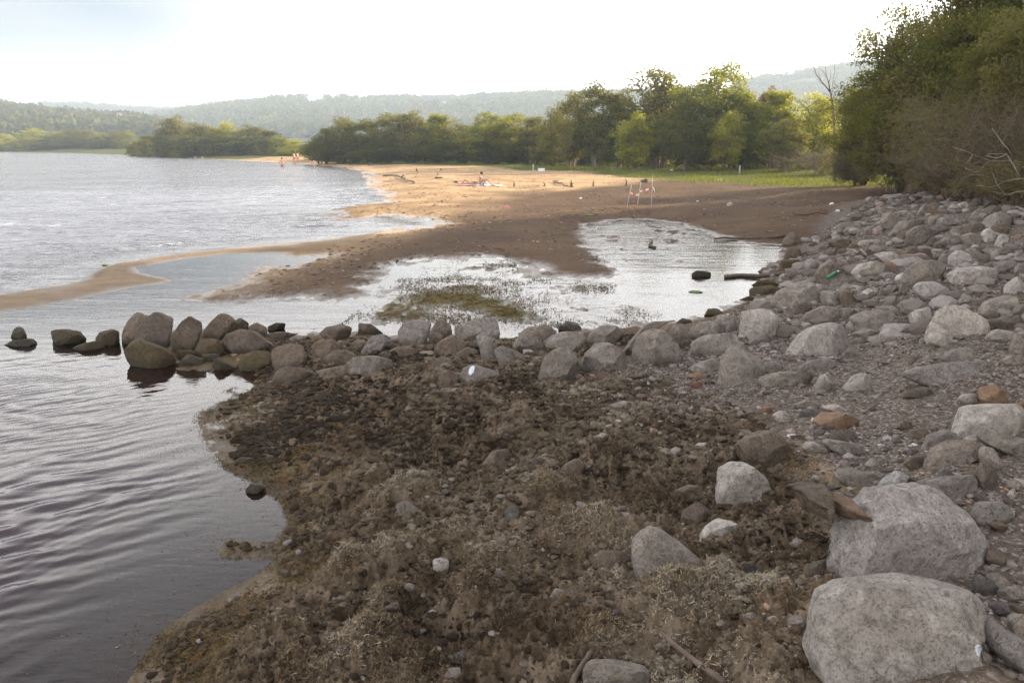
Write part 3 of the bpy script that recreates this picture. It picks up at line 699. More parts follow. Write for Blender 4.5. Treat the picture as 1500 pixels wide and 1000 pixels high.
F g|1215,560 1260,535 1345,530 1345,600 1240,590||
F d|1160,620 1220,600 1270,640 1230,670||
F g|1180,760 1210,715 1270,740 1300,800 1345,860 1345,940 1250,890 1190,830|long dark stone right of the flat-faced corner boulder|
F g|1260,710 1300,665 1345,660 1345,810 1290,780||
F t|1265,610 1330,630 1345,660 1270,640||
F t|1160,225 1210,210 1260,245 1200,255||
F p|1255,80 1285,45 1300,80 1270,100||
G g|620,250 690,235 760,260 850,320 1000,420 900,450 820,480 720,530 650,480 625,370|large angular grey rock sticking out of the weed at the bottom centre|the angular rock in the weed
G t|410,480 430,400 480,360 580,360 620,390 560,440 480,480 430,505|brown rock under a mat of weed just left of the angular rock|
G t|850,240 870,170 940,120 1000,150 1020,190 930,240|tan stone left of a smaller white-faced one|
G p|940,300 990,250 1070,205 1135,210 1130,320 1040,345 980,330|small white-faced angular stone below the domed boulder|the white-faced angular stone
G g|380,1060 430,930 470,895 560,905 640,925 700,940 740,1000 740,1060|flat-topped grey stone cut by the bottom edge of the photo|the bottom edge stone
G d|0,150 40,130 70,160 50,210 0,220||
G g|200,600 240,540 290,550 300,610 250,630||
G d|0,590 50,575 75,620 50,660 0,650||
G d|300,640 330,600 385,610 370,650||
G d|385,720 430,690 490,715 430,745||
G d|1165,440 1180,405 1240,435 1250,470 1190,480||
G g|1160,670 1210,660 1260,700 1240,745 1190,720||
G g|1270,690 1320,670 1345,710 1290,730||
H g|710,180 740,120 780,112 850,145 870,180 830,205 740,205|pale grey stone lying alone on dark weed near the water|the lone grey stone in the weed
H d|1005,870 1050,845 1110,870 1090,915 1030,920|dark stone under a pale tuft of dry weed|
H p|910,400 950,390 990,400 985,460 930,470|whitish square stone caked in weed|
A m|1145,790 1170,765 1240,770 1235,800 1160,805||
A t|1200,915 1230,888 1280,900 1300,912 1240,945 1200,945|pointed tan stone lying in the shallow water beside the weed|the pointed stone in the shallows
P m|800,385 840,360 910,370 905,395 830,398|low brown stone alone in the middle of the lagoon|the lone lagoon stone
P t|1200,350 1225,338 1235,355 1210,360||
P t|1260,365 1290,345 1320,365 1300,385||
P m|1120,440 1180,410 1270,410 1285,440 1200,450||
P m|1115,490 1160,450 1250,440 1310,465 1240,500 1130,505||
P m|1060,520 1110,500 1150,515 1100,530||
C b|910,405 940,395 972,405 965,430 920,430|small red brick fragment lying on the gravel left of the faceted lone boulder|
C b|1005,770 1040,755 1080,765 1075,790 1020,800|rust red stone between the weed heap and the brown blotchy boulder|
C r|880,365 940,350 1000,360 960,385|flat pinkish tile fragment in front of the broad half-buried boulder|
C r|1250,520 1280,505 1310,515 1300,550 1265,555|small pink shard on the gravel behind the brown blotchy boulder|
D r|1300,500 1325,485 1350,480 1350,550 1320,545|orange stone cut by the right edge, level with the orange boulder|
"""
sd_no = 100
for ln in ROCKS.strip().splitlines():
    head, pts, lab, ref = ln.split('|'); crop, kind = head.split()
    ox, oy, sc = CR[crop]
    pp = [(ox+float(a)*sc, oy+float(b)*sc) for a, b in (q.split(',') for q in pts.split())]
    sd_no += 1; big = crop == 'F' and sd_no and ('huge' in lab)
    pw = np.ptp(np.array(pp)[:, 0])
    nm = 'boulder' if pw > 38 else 'stone'
    if kind == 'b': nm = 'brick_fragment'
    if 'flat-faced corner' in lab or 'flat-faced pale' in lab: place_rock(nm, pp, kind, sd_no, lab, ref, deep=.1, cuts=0, T=.50, rough=.8, vb=1012, planes=[((0, .22, 1), .50), ((-.75, .5, .5), .72), ((.8, .15, .5), .78), ((.1, 1, .55), .80), ((.1, -.9, .6), .6)])
    elif 'huge craggy' in lab: place_rock(nm, pp, kind, sd_no, lab, ref, deep=.35, push=.12, cuts=3, T=.75, vb=885, rough=1.7, planes=[((-1, .15, .28), .74), ((-.12, .10, 1), .50), ((.35, .55, .75), .58), ((.25, 1, .35), .80), ((.85, .1, .55), .60), ((-.3, .9, .4), .82), ((.1, -.3, .9), .62)])
    else: place_rock(nm, pp, kind, sd_no, lab, ref)
# ================================================================== VEGETATION
def leaf_material(name, c1, c2, tr, trf=.45):
    n = NT(name); a = n.attr('tint'); oi = n.N('ShaderNodeObjectInfo')
    col = n.mix(a, c1, c2); col = n.mix(1., col, n.ramp(oi.outputs['Random'], [(0., (.8, .86, .8)), (.5, (1., 1., 1.)), (1., (1.22, 1.08, .9))]), 'MULTIPLY')
    d = n.N('ShaderNodeBsdfDiffuse'); n.L(col, d.inputs[0]); t_ = n.N('ShaderNodeBsdfTranslucent'); n.L(n.mix(a, tuple(x*.6 for x in tr), tr), t_.inputs[0])
    m = n.N('ShaderNodeMixShader'); m.inputs[0].default_value = trf; n.L(d.outputs[0], m.inputs[1]); n.L(t_.outputs[0], m.inputs[2])
    return n.end(m.outputs[0])
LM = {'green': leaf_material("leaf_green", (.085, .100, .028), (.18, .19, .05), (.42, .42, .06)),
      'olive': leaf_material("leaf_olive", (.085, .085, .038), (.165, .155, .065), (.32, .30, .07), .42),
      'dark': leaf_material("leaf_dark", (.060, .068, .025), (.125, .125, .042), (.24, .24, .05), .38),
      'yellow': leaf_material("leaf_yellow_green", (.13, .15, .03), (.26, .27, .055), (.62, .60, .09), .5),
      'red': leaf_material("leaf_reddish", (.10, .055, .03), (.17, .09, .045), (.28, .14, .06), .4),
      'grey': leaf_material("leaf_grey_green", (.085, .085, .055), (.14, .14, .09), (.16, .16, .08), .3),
      'straw': leaf_material("grass_blades", (.055, .085, .020), (.16, .17, .05), (.30, .32, .06), .4)}
BARK = simple("bark", (.17, .135, .11), .9, .4, 14, .6, .02)
TWIG = simple("dry_twig", (.20, .145, .10), .9, .3, 20, .3, .01)
TWIG2 = simple("pale_dry_branch", (.22, .18, .15), .9, .25, 20, .3, .01)
DEADW = simple("driftwood", (.10, .073, .055), .85, .4, 12, .6, .01)
def skeleton(seed, H, spread, stems=3, levels=3, lean=.25, low=.25, kids=(4, 4, 3)):
    """list of (points, radii, level) and the tip positions"""
    rg = random.Random(seed); out = []; tips = []
    def grow(p, d, L, r, lv):
        n = 5; pts = [p]; q = Vector(p); dd = Vector(d)
        for i in range(n):
            dd = (dd+Vector((rg.gauss(0, .10), rg.gauss(0, .10), rg.gauss(.04, .07)))).normalized(); q = q+dd*L/n; pts.append(tuple(q))
        out.append((pts, [r*(1-.72*i/n) for i in range(n+1)], lv))
        if lv >= levels: tips.extend(pts[2:]); return
        if lv >= 1: tips.append(pts[-1])
        for k in range(kids[min(lv, len(kids)-1)]+(1 if lv == 0 else 0)):
            f = rg.uniform(low if lv == 0 else .25, 1.); i = min(n-1, int(f*n)); b = Vector(pts[i]).lerp(Vector(pts[i+1]), f*n-i)
            ax = Vector((rg.gauss(0, 1), rg.gauss(0, 1), rg.gauss(0, .25))).normalized()
            nd = (Vector(dd)*.55+ax*.85+Vector((0, 0, .18))).normalized()
            grow(tuple(b), tuple(nd), (spread*.62 if lv == 0 else L*.55)*rg.uniform(.7, 1.15)*(1.15-.45*f if lv == 0 else 1), r*.42, lv+1)
    for s in range(stems):
        a = rg.uniform(0, 2*PI); l = rg.uniform(0, lean)
        grow((math.cos(a)*.12*s, math.sin(a)*.12*s, -.3), (math.cos(a)*l, math.sin(a)*l, 1), H*rg.uniform(.74, .92), H*.014*(1 if s else 1.3), 0)
    return out, np.array(tips)
def leaf_quads(P, size, rg, flat=.5):
    n = len(P); t = rg.normal(size=(n, 3)); t /= np.linalg.norm(t, axis=1)[:, None]
    u = rg.normal(size=(n, 3)); u -= (u*t).sum(1)[:, None]*t; u /= np.linalg.norm(u, axis=1)[:, None]
    s = size*rg.uniform(.6, 1.3, n)[:, None]
    a = P-t*s*.6; b = P+u*s*.38; c = P+t*s*.6; d = P-u*s*.38
    return np.stack([a, b, c, d], 1).reshape(-1, 3), np.arange(4*n).reshape(-1, 4)
def fill(tips, H, R, seed, n=170):
    """clump centres: branch tips brought inside an uneven crown envelope, plus more on the envelope itself"""
    r = np.random.default_rng(seed); d = r.normal(size=(n, 3)); d /= np.linalg.norm(d, axis=1)[:, None]
    lump = 1+.48*noise3(d[:, 0]*1.8+seed, d[:, 1]*1.8, d[:, 2]*1.8, seed)
    E = np.stack([d[:, 0]*R*.82, d[:, 1]*R*.82, H*.52+d[:, 2]*H*.41], 1); E[:, :2] *= (lump*r.uniform(.6, 1, n)*(1-.38*np.clip(d[:, 2], 0, 1)))[:, None]; E[:, 2] = H*.52+(E[:, 2]-H*.52)*lump
    return (tips, E[E[:, 2] > .3])
def crown_mesh(name, tips, extra, nleaf, size, seed, clump=.62, nclump=90):
    rg = np.random.default_rng(seed); nc = nclump
    ci = rg.integers(0, len(tips), nc); cc = tips[ci]+rg.normal(size=(nc, 3))*clump*.5; cr = clump*rg.uniform(.45, 1.25, nc)
    if extra is not None: cc = np.concatenate([cc, extra]); cr = np.concatenate([cr, clump*rg.uniform(.8, 1.4, len(extra))]); nc = len(cc)
    ctint = rg.uniform(0, 1, nc)
    w = cr**2; w /= w.sum(); k = rg.choice(nc, nleaf, p=w)
    d = rg.normal(size=(nleaf, 3)); d /= np.linalg.norm(d, axis=1)[:, None]; rad = rg.uniform(.15, 1., nleaf)**.55
    P = cc[k]+d*(cr[k]*rad)[:, None]*np.array([1.15, 1.15, .72])
    P[:, 2] = np.maximum(P[:, 2], .05)
    V, f = leaf_quads(P, size, rg); me = mesh_np(name, V, f)
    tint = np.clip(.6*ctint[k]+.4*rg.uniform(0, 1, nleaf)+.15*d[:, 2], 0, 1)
    attr(me, 'tint', np.repeat(tint, 4)); return me
def branch_mesh(name, sk, k=5, maxlv=9, minr=.012):
    b = MB()
    for pts, r, lv in sk:
        if lv <= maxlv: b.tube(pts, [max(x, minr) for x in r], k if lv < 2 else 3, False)
    return b.mesh(name)
# library of tree forms (about 9 m high), reused with other scales and turns
LIB = []
for i, (H, sprd, st, nl, ls, kinds) in enumerate([(9, 3.2, 4, 12000, .19, 0), (9, 2.9, 3, 12000, .19, 0), (9, 3.6, 5, 13000, .19, 0), (9, 2.6, 4, 11000, .18, 0), (9, 3.4, 3, 12000, .19, 0)]):
    sk, tips = skeleton(200+i, H, sprd, st, 2, .28, .18, (9, 5, 3))
    LIB.append((branch_mesh("trunk", sk, 5, 1, .03), crown_mesh("crown", *fill(tips, H, sprd, 400+i), nl, ls, 300+i), H*1.0, sprd*.98))
_leafcopies = {}
def tree(u, d, vtop, wpx, kind, label, group, seed, name='broadleaf_tree', form=None, sink=0.):
    rg = random.Random(seed); y = d; x = (u-750)/F*d*.985
    zb = tz(x, y)
    el = -PITCH+math.atan((500-vtop)/F); top = CZ+math.hypot(x*.3, y)*math.tan(el)
    H = max(1.5, top-zb); zb -= sink*H; H *= 1+sink; i = form if form is not None else rg.randrange(len(LIB)); tr_, cr_, h0, w0 = LIB[i]
    key = (i, kind)
    if key not in _leafcopies:
        m2 = cr_.copy(); m2.materials.clear(); m2.materials.append(LM[kind]); _leafcopies[key] = m2
        if not tr_.materials: tr_.materials.append(BARK)
    e = empty(name, (x, y, zb), label, 'tree', group)
    w = wpx/F*d/2
    e.scale = (w/w0, w/w0, H/h0); e.rotation_euler = (0, 0, rg.uniform(0, 6.28))
    obj('trunk', tr_, BARK, e); obj('crown', _leafcopies[key], None, e)
    return e
MID = [ # u, distance, v of the top, width px, leaf, label
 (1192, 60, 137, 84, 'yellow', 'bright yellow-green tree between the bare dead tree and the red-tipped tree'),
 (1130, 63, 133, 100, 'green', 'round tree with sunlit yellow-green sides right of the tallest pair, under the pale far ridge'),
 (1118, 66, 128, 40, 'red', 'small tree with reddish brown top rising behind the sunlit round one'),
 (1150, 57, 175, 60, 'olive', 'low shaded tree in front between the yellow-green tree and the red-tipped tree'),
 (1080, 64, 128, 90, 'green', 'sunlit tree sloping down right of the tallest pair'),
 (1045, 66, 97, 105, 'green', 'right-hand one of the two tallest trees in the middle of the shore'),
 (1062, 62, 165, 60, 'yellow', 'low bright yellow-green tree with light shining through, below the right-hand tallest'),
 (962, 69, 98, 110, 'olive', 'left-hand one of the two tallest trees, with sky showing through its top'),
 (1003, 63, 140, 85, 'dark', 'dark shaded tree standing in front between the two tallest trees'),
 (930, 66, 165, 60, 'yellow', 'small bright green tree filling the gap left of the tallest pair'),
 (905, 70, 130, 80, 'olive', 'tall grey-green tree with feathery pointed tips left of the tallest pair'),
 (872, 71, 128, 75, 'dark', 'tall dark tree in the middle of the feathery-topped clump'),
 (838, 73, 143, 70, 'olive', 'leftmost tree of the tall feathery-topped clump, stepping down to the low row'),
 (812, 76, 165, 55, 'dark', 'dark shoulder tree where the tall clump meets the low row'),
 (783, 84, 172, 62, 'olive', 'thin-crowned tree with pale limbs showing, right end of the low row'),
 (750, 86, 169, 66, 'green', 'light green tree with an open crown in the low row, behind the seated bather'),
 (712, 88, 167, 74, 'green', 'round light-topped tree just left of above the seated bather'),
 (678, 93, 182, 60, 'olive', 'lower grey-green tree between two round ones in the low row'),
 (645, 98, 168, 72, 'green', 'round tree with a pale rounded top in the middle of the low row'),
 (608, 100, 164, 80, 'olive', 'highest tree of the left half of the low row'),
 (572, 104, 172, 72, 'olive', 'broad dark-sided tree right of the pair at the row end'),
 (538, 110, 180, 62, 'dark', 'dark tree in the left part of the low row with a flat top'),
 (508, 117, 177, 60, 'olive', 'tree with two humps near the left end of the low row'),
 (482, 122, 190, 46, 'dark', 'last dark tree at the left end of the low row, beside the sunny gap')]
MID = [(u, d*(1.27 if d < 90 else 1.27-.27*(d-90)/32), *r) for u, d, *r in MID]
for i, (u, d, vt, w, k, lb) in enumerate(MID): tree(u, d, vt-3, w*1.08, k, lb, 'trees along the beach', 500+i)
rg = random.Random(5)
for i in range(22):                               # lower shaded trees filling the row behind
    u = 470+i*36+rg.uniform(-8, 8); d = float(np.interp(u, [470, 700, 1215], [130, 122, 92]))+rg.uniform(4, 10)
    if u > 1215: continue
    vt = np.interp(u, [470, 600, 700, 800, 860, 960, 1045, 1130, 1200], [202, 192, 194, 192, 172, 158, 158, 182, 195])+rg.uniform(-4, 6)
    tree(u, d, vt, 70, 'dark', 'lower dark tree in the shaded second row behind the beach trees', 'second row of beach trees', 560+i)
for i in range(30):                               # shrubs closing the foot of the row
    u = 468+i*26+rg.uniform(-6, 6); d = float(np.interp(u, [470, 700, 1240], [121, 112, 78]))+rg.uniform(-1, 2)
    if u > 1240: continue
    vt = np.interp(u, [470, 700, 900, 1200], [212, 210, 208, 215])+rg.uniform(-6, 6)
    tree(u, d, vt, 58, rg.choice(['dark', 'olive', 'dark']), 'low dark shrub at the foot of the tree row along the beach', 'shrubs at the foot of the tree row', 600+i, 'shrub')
FAR = [(436,172,205,30,'yellow','small round bright green tree at the right tip of the far point'),(418,176,200,40,'green','green tree next to the tip of the far point'),(398,182,190,52,'dark','dark tree in the right half of the far point'),
 (372,188,182,52,'olive','brownish green tree right of the pale tree on the far point'),(338,195,178,48,'yellow','pale yellow-green tree with a rounded top behind the others on the far point'),(318,186,188,46,'dark','dark tree before the pale one on the far point'),
 (296,192,180,56,'olive','large brown-green tree left of the pale one on the far point'),(265,198,168,46,'olive','tallest tree of the far point, with a dome-shaped top'),(245,196,188,40,'dark','dark tree just left of the dome-topped one on the far point'),
 (225,204,197,40,'olive','low tree near the left end of the far point'),(208,210,207,28,'dark','last low dark tree at the left end of the far point'),(282,188,200,50,'dark','low dark tree in front of the dome-topped one'),(352,184,200,50,'dark','low dark tree at the waterline below the pale tree'),(425,170,215,36,'yellow','low bright bush at the tip of the far point')]
for i, (u, d, vt, w, k, lb) in enumerate(FAR): tree(u, d, vt, w*1.25, k, lb, 'trees on the far point', 640+i, sink=.16)
FARL = [(8,335,207,30,'yellow','yellowish bush at the left edge of the photo across the lake'),(22,340,196,26,'yellow','sunlit tree near the left edge across the lake'),(60,330,190,44,'yellow','round golden-green tree on the left far shore below the white houses'),
 (40,335,200,30,'olive','small olive tree left of the round golden one'),(84,332,198,34,'olive','olive tree right of the round golden one'),(100,330,192,30,'green','light tree midway along the left far shore'),(120,328,188,38,'olive','taller olive tree on the left far shore'),
 (142,322,192,36,'olive','tree right of the taller olive one on the left far shore'),(160,318,194,34,'green','green tree toward the right of the left far shore'),(178,312,191,34,'olive','tree before the last on the left far shore'),(194,306,190,30,'green','last tree of the left far shore next to the far point'),
 (112,326,206,50,'dark','low dark thicket tree at the waterline of the left far shore'),(165,312,206,50,'dark','low dark tree at the waterline right of the thicket on the left far shore'),(75,328,208,50,'dark','low dark tree at the waterline under the round golden one')]
for i, (u, d, vt, w, k, lb) in enumerate(FARL): tree(u, d, vt, w*1.25, k, lb, 'trees on the left far shore', 660+i, sink=.16)
# tall trees on the right bank
BIG = []
for i, (H, sprd, st) in enumerate([(11, 5.2, 4), (12, 5.6, 3), (10, 4.8, 5)]):
    sk, tips = skeleton(700+i, H, sprd, st, 2, .3, .08, (13, 6, 4))
    BIG.append((branch_mesh("trunk", sk, 7, 1, .015), crown_mesh("crown", *fill(tips, H, sprd, 430+i, 330), 60000, .135, 720+i, .75, 240), H*1.0, sprd*.98))
def big_tree(u, d, vtop, w, kind, label, form, seed, group='tall trees on the right bank', name='broadleaf_tree'):
    LIB.append(BIG[form]); e = tree(u, d, vtop, w, kind, label, group, seed, name, len(LIB)-1); return e
for i, (u, d, vt, w, k, fm, lb) in enumerate([
 (1266, 45, 118, 110, 'olive', 0, 'first tall tree of the right bank, beside the bare dead tree'),
 (1318, 37, 48, 190, 'dark', 1, 'tall dark tree of the right bank rising behind the brown bushes'),
 (1400, 34, -25, 250, 'olive', 2, 'tall tree of the right bank whose top leaves the photo near its right corner'),
 (1500, 31, -110, 300, 'dark', 1, 'tallest dark tree filling the top right corner'),
 (1335, 36, 150, 130, 'olive', 0, 'lower tree with yellowish leaves under the tall dark one'),
 (1480, 27, 20, 240, 'dark', 2, 'near green tree at the right edge above the fallen pale branches'),
 (1252, 45, 200, 80, 'grey', 0, 'low grey-green tree at the left foot of the right bank trees'),
 (1395, 40, 90, 220, 'dark', 1, 'dark tree in the second row behind the brown bushes'),
 (1560, 24, -60, 260, 'olive', 0, 'tree mostly beyond the right edge of the photo')]):
    big_tree(u, d, vt, w*1.1, k, lb, fm, 740+i)
# the same wood goes on beyond the right edge of the photo and shades the bank
for i, (x, y, s, fm) in enumerate([(21, 20, 1.25, 0), (25, 14, 1.3, 1), (17, 9, 1.1, 2), (16, 3, 1.15, 1), (14, -4, 1.1, 0), (18, -10, 1.2, 2), (20, 13, 1.2, 0), (22, 4, 1.3, 2), (29, 24, 1.4, 2), (33, 10, 1.5, 0), (30, -2, 1.4, 2), (27, 34, 1.3, 1), (36, 28, 1.5, 0), (34, 44, 1.3, 2), (40, 18, 1.5, 1)]):
    tr_, cr_, h0, w0 = BIG[fm]; z = tz(x, y)
    e = empty('broadleaf_tree', (x, y, z), 'tall tree of the wood that goes on beyond the right edge', 'tree', 'wood beyond the right edge')
    e.scale = (s, s, s*1.05); e.rotation_euler = (0, 0, i*1.3); key = ('w', fm)
    if key not in _leafcopies: m2 = cr_.copy(); m2.materials.clear(); m2.materials.append(LM['olive']); _leafcopies[key] = m2
    obj('trunk', tr_, BARK, e); obj('crown', _leafcopies[key], None, e)
# bare twiggy bushes
def twig_bush(name, seed, H, R, nst, mat, kids=(7, 5, 4), rr=.012):
    rg_ = random.Random(seed); b = MB()
    def g(p, d, L, r, lv):
        q = Vector(p); dd = Vector(d); pts = [tuple(q)]
        for i in range(4): dd = (dd+Vector((rg_.gauss(0, .17), rg_.gauss(0, .17), rg_.gauss(0, .1)))).normalized(); q += dd*L/4; pts.append(tuple(q))
        b.tube(pts, [max(r*(1-.7*i/4), .0035) for i in range(5)], 3, False)
        if lv < 3:
            for k in range(kids[lv]):
                f = rg_.uniform(.25, 1); i = min(3, int(f*4)); ax = Vector((rg_.gauss(0, 1), rg_.gauss(0, 1), rg_.gauss(.15, .6))).normalized()
                g(Vector(pts[i]).lerp(Vector(pts[i+1]), f*4-i), (dd*.6+ax*.75).normalized(), L*rg_.uniform(.4, .65), r*.5, lv+1)
    for s in range(nst):
        a = rg_.uniform(0, 2*PI); l = rg_.uniform(.05, 1)*R/H
        g((rg_.gauss(0, .15), rg_.gauss(0, .15), -.1), Vector((math.cos(a)*l, math.sin(a)*l, 1)).normalized(), H*rg_.uniform(.55, .9), rr*2, 0)
    return b.mesh(name)
BUSHM = [twig_bush("stems", 800+i, 4, 2.2, 15, TWIG) for i in range(3)]
for m_ in BUSHM: m_.materials.append(TWIG)
rg2 = np.random.default_rng(9)
def bush_leaves(me, n, size, kind, seed):
    co = np.empty(len(me.vertices)*3, np.float32); me.vertices.foreach_get("co", co); co = co.reshape(-1, 3)
    r_ = np.random.default_rng(seed); P = co[r_.integers(0, len(co), n)]+r_.normal(size=(n, 3))*.04; P = P[P[:, 2] > .25]
    V, f = leaf_quads(P, size, r_); m = mesh_np("leaves", V, f); attr(m, 'tint', np.repeat(r_.uniform(0, 1, len(P)), 4)); m.materials.append(LM[kind]); return m
BL = [bush_leaves(BUSHM[0], 13000, .055, 'olive', 1), bush_leaves(BUSHM[1], 11000, .06, 'grey', 2), bush_leaves(BUSHM[2], 7000, .05, 'grey', 3)]
for i, (u, d, vt, w, fm, lb) in enumerate([
 (1405, 26, 120, 190, 0, 'tall bare reddish brown bush in front of the dark trees'), (1445, 23, 150, 190, 2, 'bare brown thicket behind the fallen pale branches'),
 (1372, 28, 170, 110, 1, 'greyish bush with dry leaves left of the tall bare one'), (1308, 37, 195, 100, 1, 'grey-green bush at the end of the grass, left of the brown bushes'),
 (1500, 22, 130, 180, 2, 'bare brown bush cut by the right edge'), (1400, 24, 215, 170, 2, 'low tangle of dark red-brown twigs above the rocks'),
 (1195, 66, 215, 110, 2, 'low grey tangle of twigs at the foot of the yellow-green tree'), (1258, 44, 225, 80, 1, 'low grey-green bush left of the bigger grey-green one'), (1480, 20.5, 225, 150, 0, 'low bare brown bush at the right edge above the rocks'), (1362, 27, 240, 75, 0, 'low dry bush where the grass ends above the rocks')]):
    x = (u-750)/F*d*.985; z = tz(x, d); top = CZ+d*math.tan(-PITCH+math.atan((500-vt)/F)); s = (top-z)/4.1
    e = empty('bare_bush', (x, d, z), lb, 'bush', 'bushes on the right bank'); e.scale = (w/F*d/2/2.1, w/F*d/2/2.1, s); e.rotation_euler = (0, 0, i*2.1)
    obj('stems', BUSHM[fm], None, e); obj('leaves', BL[fm], None, e)
# bare dead tree
def dead_tree():
    sk = []; d = 50
    def pt(u, v, dd=0): q = CAM+ray(u, v)*((d+dd)/cp); return q
    paths = [([(1224, 250), (1222, 170), (1219, 148), (1216, 135)], .10, .05), ([(1216, 135), (1209, 126), (1203, 119), (1196, 110), (1192, 98), (1189, 86)], .045, .012), ([(1216, 135), (1214, 122), (1210, 108), (1209, 96), (1207, 92)], .045, .01),
             ([(1218, 142), (1220, 122), (1223, 105), (1222, 91)], .035, .008), ([(1209, 126), (1202, 121), (1194, 113)], .02, .006), ([(1212, 115), (1205, 104), (1199, 100)], .02, .006), ([(1214, 122), (1217, 112), (1216, 102)], .018, .006),
             ([(1203, 119), (1199, 108), (1200, 97)], .018, .005), ([(1219, 148), (1213, 140), (1206, 136)], .018, .006), ([(1220, 122), (1226, 112), (1228, 100)], .016, .005), ([(1196, 110), (1191, 105), (1187, 103)], .012, .004)]
    base = pt(1224, 250); base[2] = tz(base[0], base[1])-.1
    e = empty('dead_tree', tuple(base), 'bare dead tree with thin forked branches against the pale ridge', 'tree')
    r_ = random.Random(3); tb = MB(); bb = MB()
    for k, (p, r0, r1) in enumerate(paths):
        P = [pt(u, v, (r_.uniform(-.6, .6) if k and j else 0))-base for j, (u, v) in enumerate(p)]
        if k == 0: P[0] = np.zeros(3)
        (tb if k == 0 else bb).tube(P, list(np.linspace(r0, r1, len(P))), 6)
    obj('trunk', tb.mesh('trunk'), BARK, e); obj('branches', bb.mesh('branches'), BARK, e)
dead_tree()
# pale dead branches lying over the bushes at the right edge
def branch_obj(name, paths, mat, label, cat, d=None, on_ground=False, lift=.03, group=None):
    b = MB(); first = None
    for p, r0, r1 in paths:
        P = []
        for j, (u, v) in enumerate(p):
            if on_ground: q, _ = hit(u, v); q = q+np.array([0, 0, lift])
            else: q = CAM+ray(u, v)*((d+.25*math.sin(j*2.1+u))/cp)
            if first is None: first = q.copy()
            P.append(q-first)
        if len(P) < 5:                              # add gentle wobble between the points
            P2 = []
            for a, c in zip(P[:-1], P[1:]):
                P2.append(a); P2.append((a+c)/2+np.array([math.sin(a[0]*9), 0, math.cos(a[0]*7)])*.05*np.linalg.norm(c-a))
            P = P2+[P[-1]]
        b.tube(P, list(np.linspace(r0, r1, len(P))), 7)
    o = obj(name, b.mesh(name), mat, None, tuple(first)); return tag(o, label, cat, group)
branch_obj('fallen_branch', [([(1500, 262), (1470, 267), (1440, 258), (1412, 246)], .02, .008), ([(1493, 258), (1484, 240), (1475, 226), (1446, 226)], .018, .008), ([(1484, 240), (1478, 220), (1462, 200), (1453, 187)], .016, .006), ([(1440, 258), (1424, 256), (1408, 262)], .012, .005), ([(1470, 267), (1448, 275), (1430, 272)], .014, .006), ([(1475, 226), (1460, 232), (1444, 228)], .02, .006)], TWIG2, 'pale bleached forked branch reaching left over the bushes at the right edge', 'branch', d=19)
branch_obj('fallen_branch', [([(1500, 238), (1478, 236), (1450, 236), (1425, 226), (1395, 215)], .016, .006), ([(1450, 236), (1435, 250), (1420, 256)], .010, .005), ([(1425, 226), (1416, 240), (1412, 262)], .010, .005)], TWIG2, 'thin grey dead branch arching left above the pale forked one', 'branch', d=19.8)
branch_obj('fallen_branch', [([(1500, 280), (1475, 286), (1450, 280), (1430, 262)], .014, .005), ([(1475, 286), (1460, 270), (1454, 254)], .010, .004)], TWIG2, 'thin dead branch hanging lowest at the right edge above the rocks', 'branch', d=18.5)
# grass strip
def blades(name, P, h, w, rg_, bend=.35):
    n = len(P); a = rg_.uniform(0, 2*PI, n); hh = h*rg_.uniform(.4, 1.25, n); ww = w*rg_.uniform(.6, 1.3, n)
    dx = np.cos(a); dy = np.sin(a); l = rg_.uniform(.1, bend+.2, n)*hh
    sx_ = -dy*ww/2; sy_ = dx*ww/2; Z = np.zeros(n)
    A = P+np.stack([sx_, sy_, Z], 1); B = P-np.stack([sx_, sy_, Z], 1)
    mid = P+np.stack([dx*l*.35, dy*l*.35, hh*.6], 1); C = mid-np.stack([sx_, sy_, Z], 1)*.8; D = mid+np.stack([sx_, sy_, Z], 1)*.8
    T = P+np.stack([dx*l, dy*l, hh], 1)
    V = np.stack([A, B, C, D, T], 1).reshape(-1, 3); k = np.arange(n)*5
    fl = np.stack([k, k+1, k+2, k+3, k+3, k+2, k+4], 1).ravel(); sz = np.tile([4, 3], n)
    me = mesh_np(name, V, fl, sz); attr(me, 'tint', np.repeat(rg_.uniform(0, 1, n), 5)); return me
r_ = np.random.default_rng(31)
n_ = 420000; xx = r_.uniform(-30, 50, n_); yy = r_.uniform(16, 125, n_)
sg = sdist(xx, yy, GRS)+fbm(xx*.5, yy*.5, 88, 3)*2.2; keep = (sg > r_.uniform(-1.0, 2.2, n_)) & (r_.uniform(0, 1, n_) < np.clip(45/yy, .3, 1)) & (xx < 14+yy*.35)
xx, yy = xx[keep], yy[keep]; zz, _ = terrain(xx, yy)
hh = .10+.22*np.clip(fbm(xx*.35, yy*.35, 91, 3)+.35, 0, 1)
me = blades("grass", np.stack([xx, yy, zz-.01], 1), 1.0, .035, r_, .5)
co = np.empty(len(me.vertices)*3, np.float32); me.vertices.foreach_get("co", co); co = co.reshape(-1, 5, 3); base = zz[:, None]; co[:, :, 2] = base+(co[:, :, 2]-base)*hh[:, None]
co[:, :, :2] = np.stack([xx, yy], 1)[:, None, :]+(co[:, :, :2]-np.stack([xx, yy], 1)[:, None, :])*np.clip(hh*2.2, .4, 1)[:, None, None]
me.vertices.foreach_set("co", co.ravel().astype(np.float32)); me.update()
tag(obj("grass", me, LM['straw']), 'strip of green grass between the beach and the trees', 'grass', kind='stuff')
